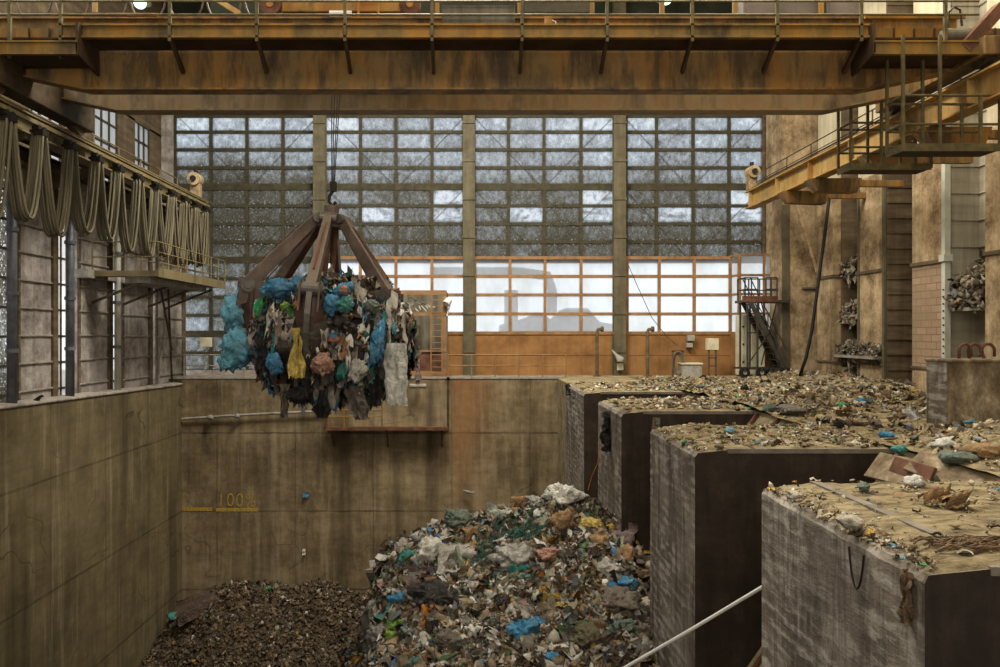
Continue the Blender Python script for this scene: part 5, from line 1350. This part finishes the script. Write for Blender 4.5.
dbag(864, 490, 12, 8, 'greygreen', 'crushed pale blue-green bottle on the camera-side pier', 'bottle', 'plastic_bottle', 8)
dbag(852, 525, 22, 12, 'cream', 'cream paper lump on the camera-side pier beside the steel strip', 'paper', 'paper_lump', 9)
dbag(795, 497, 16, 8, 'cream', 'small cream lump on the worn rim of the camera-side pier', 'paper', 'paper_lump', 10)
dbag(915, 485+0, 22, 10, 'white', 'white crumpled film at the chute mouth', seed=11)
dbag(945, 447, 24, 10, 'white', 'white bag on the rubbish behind the chute', seed=12)
dbag(958, 462, 34, 14, 'greygreen', 'grey-blue sack on the rubbish behind the chute', 'sack', 'cloth_sack', 13)
dbag(900, 452, 14, 8, 'teal', 'teal bag by the pale tilted board', seed=14)
dbag(790, 413, 34, 10, 'greybrown', 'dark cloth bundle on the deck between pier slots', 'cloth', 'cloth_bundle', 15)
dbag(985, 455, 30, 14, 'card', 'brown carton lump near the barrier', 'cardboard', 'cardboard_piece', 16)
# brown crumpled paper on the near pier
for k, (px, py, w, lab) in enumerate(((938, 497, 34, 'crumpled brown paper standing up on the camera-side pier'), (958, 500, 30, 'second brown paper curl lying on the camera-side pier'))):
    p = dk(px, py, .12); s = F/p.y
    put('brown_paper', sheet(5+k, w/s, .22, 16, .1, .3), FM['card'], p, (.5+.3*k, -.15, .3), label=lab, cat='paper')
# rag hanging over the near corner, cable loop, ragged fibre edge
o = put('hanging_rag', hang_cloth(3, .19, .52, fold=.07, taper=.5), FM['brown'], Vector((WXR-.03, 7.32, -.12)), (0, 0, 1.5), label='dark brown rag hanging over the rim of the camera-side pier', cat='rag')
m = MB(); pts = [Vector((WXR-.03, 8.45-.32*t, -.2-.42*math.sin(PI*t)**.7)) for t in np.linspace(0,1,14)]
m.tube(pts, .012, 6); m.build('cable_loop', M['black_rubber'], label='thin black cable looping over the rim of the camera-side pier', cat='cable')
m = MB(); rr2 = random.Random(5)
for i in range(90):
    x = WXR+.2+rr2.random()*1.7; y = 7.45+.35*rr2.random()+.1*(x-5)
    pts = [(x+.5*t*rr2.uniform(.5,1.3), y+.05*rr2.gauss(0,1)*t, .03+.06*rr2.random()+.03*math.sin(6*t)) for t in np.linspace(0,1,6)]
    m.tube(pts, .008+.008*rr2.random(), 4)
m.build('frayed_rope', FM['brown'], label='frayed brown fibres lying along the near end of the steel strip', cat='rope')
# bags hanging off the second pier
o = put('black_sack', hang_cloth(8, .7, 1.2, fold=.2, taper=.4), FM['black'], Vector((WXR-.12, 23.0, -.2)), (0, 0, 1.4), label='black torn sack hanging off the corner of the second pier', cat='bag')
o = put('grey_shred', hang_cloth(9, .3, 3.2, fold=.1, taper=.5), FM['greybrown'], Vector((5.1, 20.5, -.1)), (0, 0, .1), label='long grey shred hanging down the dark face of the second pier', cat='plastic')
o = put('black_shred', hang_cloth(10, .7, .5, fold=.1, taper=.4), FM['black'], Vector((WXR-.1, 32.2, .05)), (0, 0, 1.2), label='small black shred on the corner of the last pier', cat='plastic')
m = MB(); m.tube([P(600,440,24.2), P(598,462,24.2), P(592,476,24.3), P(588,490,24.3)], .012, 5); m.build('hanging_string', FM['orange'], label='thin orange string hanging beside the second pier', cat='string')
# pale rope stretched across
m = MB(); A, B = P(800, 564.5, 12.6), P(600, 682, 14.7); m.tube([A, A.lerp(B,.5)+Vector((0,0,-.02)), B], .033, 8)
m.build('taut_pipe', M['bright'], label='thin pale rod slanting from the chute down to the mound', cat='rod')
# rusty curved sheet and teal plastic in the dark bank
put('rusty_sheet', sheet(2, 1.9, 1.1, 14, .10, .15, drape=.2), FM['rustsheet'], on_heap(197, 612, .35, H2), (.7,-.35,.3), label='curved rusty steel sheet leaning on the dark bank by the wall', cat='sheet')
put('teal_plastic', crumple(5, (.7,.5,.35)), FM['teal'], on_heap(174, 622, .25, H2), (0,.2,0), label='teal plastic beside the curved rusty sheet', cat='plastic')
put('green_scrap', crumple(8, (.28,.25,.2), 2), FM['green'], on_heap(268, 591, .12, H2), (0,0,0), label='tiny green scrap on the dark bank', cat='scrap')
# scraps drifting/stuck on the wall
put('blue_scrap', sheet(4, .3, .25, 6, .05), FM['blue'], P(306, 495, 36.62), (1.4,0,.3), label='small blue film stuck on the far pit wall', cat='film')
put('pale_scrap', sheet(6, .15, .3, 6, .04), FM['white'], P(304, 552, 36.62), (1.4,0,0), label='tiny pale scrap stuck low on the far pit wall', cat='film')
# small bird on the wall stain
t_ = thing('pigeon', 'small dark bird with pale wing clinging to the far wall above the mound', 'bird', P(468,492,36.4))
m = MB(); p0 = P(465,491,36.45); p1 = P(472,493,36.35); m.tube([p0+Vector((-.12,0,.04)), p0, p0.lerp(p1,.5), p1, p1+Vector((.08,0,-.02))], [.02,.06,.08,.06,.01], 8); m.build('body', FM['grey'], t_, smooth=True)
m = MB(); m.add([p0.lerp(p1,.3)+Vector((0,-.06,.03)), p1+Vector((.14,-.08,.12)), p1+Vector((.1,-.06,.0)), p0.lerp(p1,.4)+Vector((0,-.03,.0))], [(0,1,2,3)]); m.build('wing', FM['white'], t_)
t_ = thing('crow', 'dark bird perched on the dusty pit wall top by the pipe post', 'bird', P(38,403,24.6))
p0 = P(36,402,24.7); m = MB(); m.tube([p0+Vector((-.2,0,-.02)), p0+Vector((-.08,0,.02)), p0+Vector((.05,0,.08)), p0+Vector((.13,0,.17)), p0+Vector((.2,0,.2)), p0+Vector((.27,0,.18))], [.015,.05,.075,.05,.045,.008], 8); m.build('body', M['black_rubber'], t_, smooth=True)

# ---------- wall items on the far pit wall
t_ = thing('level_marking', 'yellow painted level line with the figure 100% on the far pit wall', 'painted marking', P(220, 509, YB))
m = MB(); yl = YB-.012
m.box(PX(182,YB)+.02, PX(212,YB), yl, YB, PZ(511,YB), PZ(507.5,YB)); m.box(PX(216,YB), PX(258,YB), yl, YB, PZ(511.5,YB), PZ(508,YB)); m.build('level_line', M['yellow_paint'], t_)
cu = bpy.data.curves.new('lettering', 'FONT'); cu.body = '100%'; cu.size = .92; cu.extrude = .004; cu.offset = -.008; cu.space_character = 1.15
cu.materials.append(M['yellow_paint']); o = link('lettering', cu, t_); o.location = Vector((PX(217,YB), yl, PZ(506,YB))); o.rotation_euler = (PI/2, .02, 0)
o.scale = (.86, 1.02, 1)
# long pipe with knots
t_ = thing('wall_pipe', 'long thin dusty pipe running along the far pit wall under the edge', 'pipe', P(182,418,36.5))
m = MB(); m.tube([P(182,419,36.55), P(225,416,36.5), P(260,414,36.5), P(326,411,36.5)], .06, 8); m.build('pipe', M['ledge'], t_)
for px, py in ((210,417.5),(237,415.5)):
    m = MB(); m.add(*[(lambda me: ([v.co + P(px,py,36.4) for v in me.vertices], [tuple(p.vertices) for p in me.polygons]))(crumple(px, (.35,.25,.3), 2))][0]); m.build('rag_knot', M['ledge'], t_)
m = MB(); m.tube([P(240,382,36.3), P(242,395,36.3), P(238,408,36.3), P(234,420,36.3)], .02, 5); m.build('green_string', FM['greygreen'], label='thin pale green string hanging over the far pit edge', cat='string')

# balcony hung on the far pit wall
bl = thing('service_balcony', 'rusty railed balcony hung on the far pit wall under the orange cabin', 'balcony', P(387,430,36))
d0 = 35.95
xa, xb = PX(325,d0), PX(448,d0); zf = PZ(430,d0)
m = MB(); m.box(xa, xb, d0, YB, zf, zf+.08); m.build('floor_plate', M['rust'], bl)
m = MB(); m.box(xa, xb, d0-.04, d0, zf-.02, zf+.14); m.build('edge_channel', M['rust'], bl)
m = MB(); railing(m, (xa,d0,zf), (PX(382,d0),d0,zf), 1.3, 3, .03, (1,.75,.5)); railing(m, (xa,d0,zf), (xa,YB,zf), 1.3, 1, .03, (1,.5)); m.build('balcony_railing', M['walk'], bl)
m = MB(); m.box(xb-.06, xb+.06, d0, d0+.12, zf-.1, .1); m.box(xb-.06, xb+.06, d0, YB, -.05, .08); m.build('hanger', M['rail_dark'], bl)
m = MB()
for x in (xa+.3, (xa+xb)/2, xb-.3): m.bar((x, YB-.02, zf-.9), (x, d0+.1, zf-.02), .08, .08)
m.build('bracket', M['rust'], bl)
# cabin
YC = 37.2
cbn = thing('control_cabin', 'orange-framed glazed cabin at the pit edge partly behind the grab', 'cabin', (PX(415,YC), YC, 0))
xa, xb = PX(372,YC), PX(446.5,YC); zt = PZ(291,YC)
m = MB()
for x in (xa, xb-.18): 
    for y in (YC, YC+2.2): m.box(x, x+.18, y, y+.15, .05, zt)
for py, h_ in ((292.5,.22),(314,.16),(351,.08)):
    z = PZ(py,YC); m.box(xa, xb, YC-.02, YC+.13, z-h_/2, z+h_/2)
m.box(xa, xb, YC+2.2, YC+2.35, zt-.2, zt); m.box(xa, xa+.15, YC, YC+2.3, zt-.2, zt); m.box(xb-.15, xb, YC, YC+2.3, zt-.2, zt)
m.build('frame', M['orange_frame'], cbn)
m = MB(); m.box(xa, xb, YC+.03, YC+.1, .05, PZ(371,YC)); m.build('sill_panel', M['orange_frame'], cbn)
m = MB(); m.box(xa+.1, xb-.2, YC+.05, YC+.1, PZ(371,YC), PZ(352,YC)); m.build('lower_panel', M['rust'], cbn)
m = MB(); m.box(xa, xb, YC+2.1, YC+2.2, .05, zt); m.build('rear_wall', M['greygreen'], cbn)
m = MB(); m.box(PX(405,YC), PX(418,YC), YC+1, YC+1.6, .05, PZ(325,YC)); m.build('console', M['greygreen'], cbn)
m = MB()
rr3 = random.Random(3)
for i in range(9): a = P(400+rr3.random()*30, 297+rr3.random()*10, YC+.3); b = P(405+rr3.random()*30, 303+rr3.random()*9, YC+.3); m.bar(a, b, .05, .05)
m.build('lamp_strip', M['white_col'], cbn)
m = MB(); xl0, xl1 = PX(431,YC-.2), PX(442,YC-.2)
for x in (xl0, xl1): m.box(x-.03, x+.03, YC-.25, YC-.19, PZ(387,YC), PZ(297,YC))
z = PZ(385,YC)
while z < PZ(299,YC): m.cyl((xl0,YC-.22,z),(xl1,YC-.22,z),.02,6); z += .3
m.build('ladder', M['orange_frame'], cbn)
m = MB(); m.cyl(P(449,300,YC-.1), P(446,304,YC-.25), .18, 12); m.cyl(P(449,300,YC-.1)+Vector((.1,0,0)), P(447,316,YC-.1), .04, 8); m.build('flood_lamp', M['bright'], cbn)
# stand pipe with valve on balcony edge
t_ = thing('hydrant_pipe', 'pinkish standpipe with a dusty valve in front of the cabin', 'pipe', P(418,388,36.2))
m = MB(); m.cyl(P(418,388,36.2), P(418,358,36.2), .09, 10); m.cyl(P(418,380,36.2), P(418,374,36.2), .17, 12); m.build('pipe', FM['mauve'], t_)
m = MB(); m.cyl(P(410,386,36.2), P(426,386,36.2), .11, 10); m.build('valve', M['ledge'], t_)

# handrails at the far pit edge
for k, (pa, pb, lab, mt) in enumerate(((448, 566, 'tan steel handrail at the pit edge before the orange wall', 'orange_frame'), (184, 326, 'grey steel handrail at the pit edge under the grimy windows', 'ledge'))):
    t_ = thing('handrail', lab, 'handrail', (PX((pa+pb)/2, 36.9), 36.9, 0))
    a, b = PX(pa,36.9), PX(pb,36.9); n_ = 5 if k == 0 else 7
    m = MB()
    for z in (1.15, .62): m.tube([(a,36.9,z),(b,36.9,z)], .03, 6)
    m.build('rail', M[mt], t_)
    for i in range(n_+1):
        x = a+(b-a)*i/n_; m = MB(); m.cyl((x,36.9,.05),(x,36.9,1.15),.03,6); m.build('post', M[mt], t_)

# ---------- items against the orange wall
def px_box(name, a, b, c, d_, dep, th, mt, label, cat, bev=.02):
    m = MB(); m.box(PX(a,dep), PX(b,dep), dep, dep+th, PZ(d_,dep), PZ(c,dep)); return m.build(name, M[mt], bevel=bev, label=label, cat=cat)
for k, px in enumerate((597, 647.5)):
    dep = 38.4; t_ = thing('vent_pipe', ['standing pipe with bent top just before the facade column', 'standing pipe with bent top between facade column and hose stand'][k], 'pipe', (PX(px,dep), dep, 0))
    m = MB(); m.tube([(PX(px,dep),dep,0),(PX(px,dep),dep,PZ(332,dep)),(PX(px+1,dep),dep,PZ(329.5,dep)),(PX(px+6,dep),dep,PZ(329,dep))], .09, 10); m.build('pipe', M['recess'], t_)
    m = MB(); m.cyl((PX(px+4,dep),dep,PZ(329,dep)),(PX(px+6.5,dep),dep,PZ(329,dep)),.14,10); m.build('nozzle', M['recess'], t_)
    m = MB(); m.cyl((PX(px,dep),dep,0),(PX(px,dep),dep,.06),.2,12); m.build('base_flange', M['recess'], t_)
t_ = thing('hose_stand', 'brown hose coil hung on a stand by the orange wall', 'hose', (PX(677,38), 38, 0))
m = MB()
for px in (673, 683): m.box(PX(px,38)-.04, PX(px,38)+.04, 38, 38.08, 0, PZ(351,38))
m.box(PX(672,38), PX(684,38), 38, 38.08, PZ(352,38), PZ(350,38)); m.build('stand', M['recess'], t_)
m = MB()
for k in range(5):
    rx, rz = .17+.03*k, .45+.03*k; m.tube([(PX(677,38)+rx*math.cos(a), 37.9-.03*k, .72+rz*math.sin(a)) for a in np.linspace(0, 2*PI, 20)[:-1]], .03, 6, closed=True)
m.build('hose_coil', M['greygreen'], t_)
t_ = thing('storage_crate', 'low grey-white crate on the floor beside the hose coil', 'crate', (PX(692,37.6), 37.6, 0))
m = MB(); m.box(PX(682,37.6), PX(702,37.6), 37.6, 38.3, 0, .66); m.build('body', M['grey_box'], t_, bevel=.02)
m = MB(); m.box(PX(681,37.6), PX(703,37.6), 37.55, 38.35, .64, .72); m.build('lid', M['cream'], t_, bevel=.015)
px_box('junction_box', 688, 695, 335, 341, 39.4, .25, 'grey_box', 'small grey junction box above another on the orange wall', 'electrical box')
px_box('junction_box', 687, 693, 343, 347.5, 39.4, .25, 'grey_box', 'small grey junction box hanging below its twin on the orange wall', 'electrical box')
t_ = thing('electrical_box', 'cream electrical box on a two-legged stand by the orange wall', 'electrical box', (PX(713,38.4), 38.4, 0))
m = MB(); m.box(PX(707.5,38.4), PX(719,38.4), 38.4, 38.75, PZ(350,38.4), PZ(338.5,38.4)); m.build('enclosure', M['cream'], t_, bevel=.02)
m = MB()
for px in (709.5, 716.5): m.box(PX(px,38.4)-.04, PX(px,38.4)+.04, 38.45, 38.53, 0, PZ(350,38.4))
for py in (358, 366): m.box(PX(709.5,38.4), PX(716.5,38.4), 38.45, 38.5, PZ(py,38.4)-.03, PZ(py,38.4)+.03)
m.build('stand', M['recess'], t_)
t_ = thing('flood_lamp', 'silver dome lamp low on the facade column', 'lamp', P(620,358,39.1))
m = MB(); m.tube([P(620,362,39), P(620.5,359,39), P(616,355,39), P(612,350,39)], [.22,.19,.08,.04], 14); m.build('dome', M['grey_box'], t_, smooth=True)
m = MB(); m.box(PX(617,39.2), PX(623,39.2), 39.1, 39.25, PZ(370,39.2), PZ(363,39.2)); m.build('bracket', M['cream'], t_)
m = MB(); m.tube([P(627,262,39.4), P(637,285,39.4), P(652,318,39.3), P(668,338,39.2), P(678,346,39)], .018, 5); m.build('overhead_wire', M['rail_dark'], label='thin wire sagging across the milky window to the hose stand', cat='wire')
# white cabinet behind stair
t_ = thing('switch_cabinet', 'tall cream switch cabinet standing behind the wheeled stair', 'cabinet', (PX(752,38.3), 38.3, 0))
m = MB(); m.box(PX(739.5,38.2), PX(765,38.2), 38.2, 38.8, .08, PZ(315,38.2)); cbd = m.build('body', M['cream'], t_, bevel=.02)
m = MB(); m.box(PX(740.5,38.2), PX(752,38.2), 38.17, 38.2, .15, PZ(317,38.2)); dd = m.build('door', M['cream'], t_)
m = MB()
for z in (.7,1.6,2.5): m.box(PX(742,38.2), PX(744,38.2), 38.14, 38.17, z, z+.1)
m.build('handle', M['dark_steel'], dd)
# wheeled stair
st = thing('mobile_stair', 'dark steel wheeled access stair with railed platform beside the pilaster', 'stair', (PX(765,37.2), 37.2, 0))
D0, D1 = 36.9, 37.9; zp = PZ(301, D0)
xa, xm, xb = PX(745,D0), PX(760,D0), PX(790,D0)
m = MB(); m.box(xa-.15, xb, D0, D1, zp-.08, zp+.05); m.box(xa-.15, xb-.6, D0-.03, D0, zp-.05, zp+.25, 1); m.build('platform', [M['dark_steel'], M['rust']], st)
m = MB(); railing(m, (xa,D0,zp), (PX(758,D0),D0,zp), 1.15, 2, .03, (1,.5)); railing(m, (xa,D1,zp), (xb,D1,zp), 1.15, 4, .03, (1,.5)); railing(m, (xa,D0,zp), (xa,D1,zp), 1.15, 1, .03, (1,.5)); railing(m, (PX(766,D0),D0,zp),(PX(777,D0),D0,zp),1.15,2,.03,(1,.5)); m.build('platform_railing', M['dark_steel'], st)
sb0, sb1 = Vector((PX(750,D0), D0, zp)), Vector((PX(786,D0), D0, .35))
m = MB()
for y in (D0, D1): m.bar(Vector((sb0.x,y,sb0.z)), Vector((sb1.x,y,sb1.z)), .05, .22)
m.build('stringer', M['dark_steel'], st)
for i in range(11):
    p = sb0.lerp(sb1, (i+.6)/11.4); m = MB(); m.box(p.x-.14, p.x+.14, D0, D1, p.z-.02, p.z+.02); m.build('tread', M['dark_steel'], st)
m = MB()
for y in (D0, D1): m.bar((sb0.x,y,sb0.z+1.15), (sb1.x,y,sb1.z+1.1), .045, .045); m.bar((sb0.x,y,sb0.z+.6), (sb1.x,y,sb1.z+.55), .035, .035)
for t in (.25,.5,.75):
    p = sb0.lerp(sb1, t); m.bar((p.x,D0,p.z), (p.x,D0,p.z+1.12), .04, .04)
m.build('stair_handrail', M['dark_steel'], st)
for x in (PX(747.5,D0), PX(757.5,D0)):
    for y in (D0, D1): m = MB(); m.box(x-.04, x+.04, y-.04, y+.04, .5, zp); m.build('leg', M['dark_steel'], st)
m = MB(); m.bar((PX(747,D0),D0,.6), (PX(769,D0),D0,2.2), .05, .05); m.bar((PX(769,D0),D1,.6), (PX(785,D0),D1,zp), .05, .05); m.bar((PX(785,D0),D1,.6), (PX(769,D0),D1,zp), .05, .05); m.box(PX(747,D0), PX(757,D0), D0-.02, D0+.02, 2.2, 2.27); m.build('brace', M['dark_steel'], st)
m = MB(); m.box(PX(740,D0), xb, D0, D0+.1, .42, .52); m.box(PX(740,D0), xb, D1-.1, D1, .42, .52); m.build('chassis', M['dark_steel'], st)
for px in (744.5, 761.5, 770.5, 785):
    x = PX(px,D0); m = MB(); m.cyl((x,D0-.08,.27),(x,D0+.08,.27),.26,18); w_ = m.build('wheel', M['black_rubber'], st)
    m = MB(); m.cyl((x,D0-.1,.27),(x,D0+.1,.27),.09,12); m.build('wheel_hub', M['grey_box'], w_)
    m = MB(); m.box(x-.05, x+.05, D0-.1, D0+.1, .27, .5); m.build('caster_fork', M['dark_steel'], st)
# electric box by grimy window
px_box('junction_box', 200, 211, 337.5, 347, 36.95, .2, 'cream', 'cream electrical box fixed above the grey handrail under the windows', 'electrical box')
# hall lamps
for k, (px, py, lab) in enumerate(((140, 3, 'glowing greenish roof lamp over the end of the crane bridge'), (271, 1, 'glowing greenish roof lamp beside the hoist trolley'), (666, -1, 'glowing greenish roof lamp above the empty stretch of crane walkway'))):
    c = P(px, py, 29); t_ = thing('roof_lamp', lab, 'lamp', c)
    m = MB(); m.tube([c+Vector((0,0,.75)), c+Vector((0,0,.55)), c+Vector((0,0,.25)), c+Vector((0,0,0))], [.1,.16,.32,.42], 18, cap=False); m.build('shade', M['greygreen'], t_, smooth=True)
    t = NT('lamp_glow'); e = t.n('ShaderNodeEmission'); e.inputs[0].default_value = (.62,1,.66,1); e.inputs[1].default_value = 2.2; t.l(e.outputs[0], t.out.inputs[0])
    me = bpy.data.meshes.new('b'); import bmesh; bm = bmesh.new(); bmesh.ops.create_uvsphere(bm, u_segments=16, v_segments=10, radius=.24); bm.to_mesh(me); bm.free(); me.materials.append(t.m)
    o = link('bulb', me, t_); o.location = c+Vector((0,0,.02))
    m = MB(); m.cyl(c+Vector((0,0,.7)), c+Vector((0,0,21.3-c.z)), .025, 6); m.build('suspension_rod', M['rail_dark'], t_)

# ================================================================== LIGHT
w = bpy.data.worlds.new('World'); SC.world = w; w.use_nodes = True
bg = w.node_tree.nodes['Background']; bg.inputs[0].default_value = (.86,.93,1,1); bg.inputs[1].default_value = 1.0
def area(name, loc, size, power, col, rot=(0,0,0)):
    l = bpy.data.lights.new(name, 'AREA'); l.shape = 'RECTANGLE'; l.size, l.size_y = size; l.energy = power; l.color = col
    o = bpy.data.objects.new(name, l); COL.objects.link(o); o.location = loc; o.rotation_euler = rot; o['kind'] = 'helper'; return o
area('skylight_over_pit', (-1, 26, 21), (7, 6), 6800, (1, .93, .78))
area('skylight_over_deck', (11, 22, 21), (6, 14), 3500, (1, .88, .66))
area('crane_fill', (0, 9, 20.5), (18, 8), 2300, (1, .88, .68))  # added fill light for the crane faces towards the camera
area('front_fill', (0, -5.7, 8), (30, 14), 2200, (1, .90, .74), (math.radians(90), 0, 0))  # added fill light behind the camera; the wall there has no windows
area('west_fill', (-16, 20, 15), (26, 6), 4400, (1, .95, .86), (0, math.radians(-60), 0))  # added fill light from the west, larger than the upper windows there

# ================================================================== CAMERA
cam = bpy.data.cameras.new('Camera'); co = bpy.data.objects.new('Camera', cam); COL.objects.link(co)
co.location = (0, 0, CZ); co.rotation_euler = (PI/2, 0, 0)
cam.sensor_width = 36; cam.lens = 36*F/1000; cam.shift_x = (500-CX)/1000; cam.clip_end = 200
SC.camera = co
SC.view_settings.view_transform = 'Standard'; SC.view_settings.look = 'None'; SC.view_settings.gamma = 1; SC.view_settings.use_curve_mapping = False
SC.view_settings.exposure = 0.34
SC.cycles.use_denoising = True
SC.cycles.max_bounces = 6; SC.cycles.diffuse_bounces = 3; SC.cycles.transparent_max_bounces = 12
for o in bpy.data.objects:
    if '_w' in o: del o['_w']
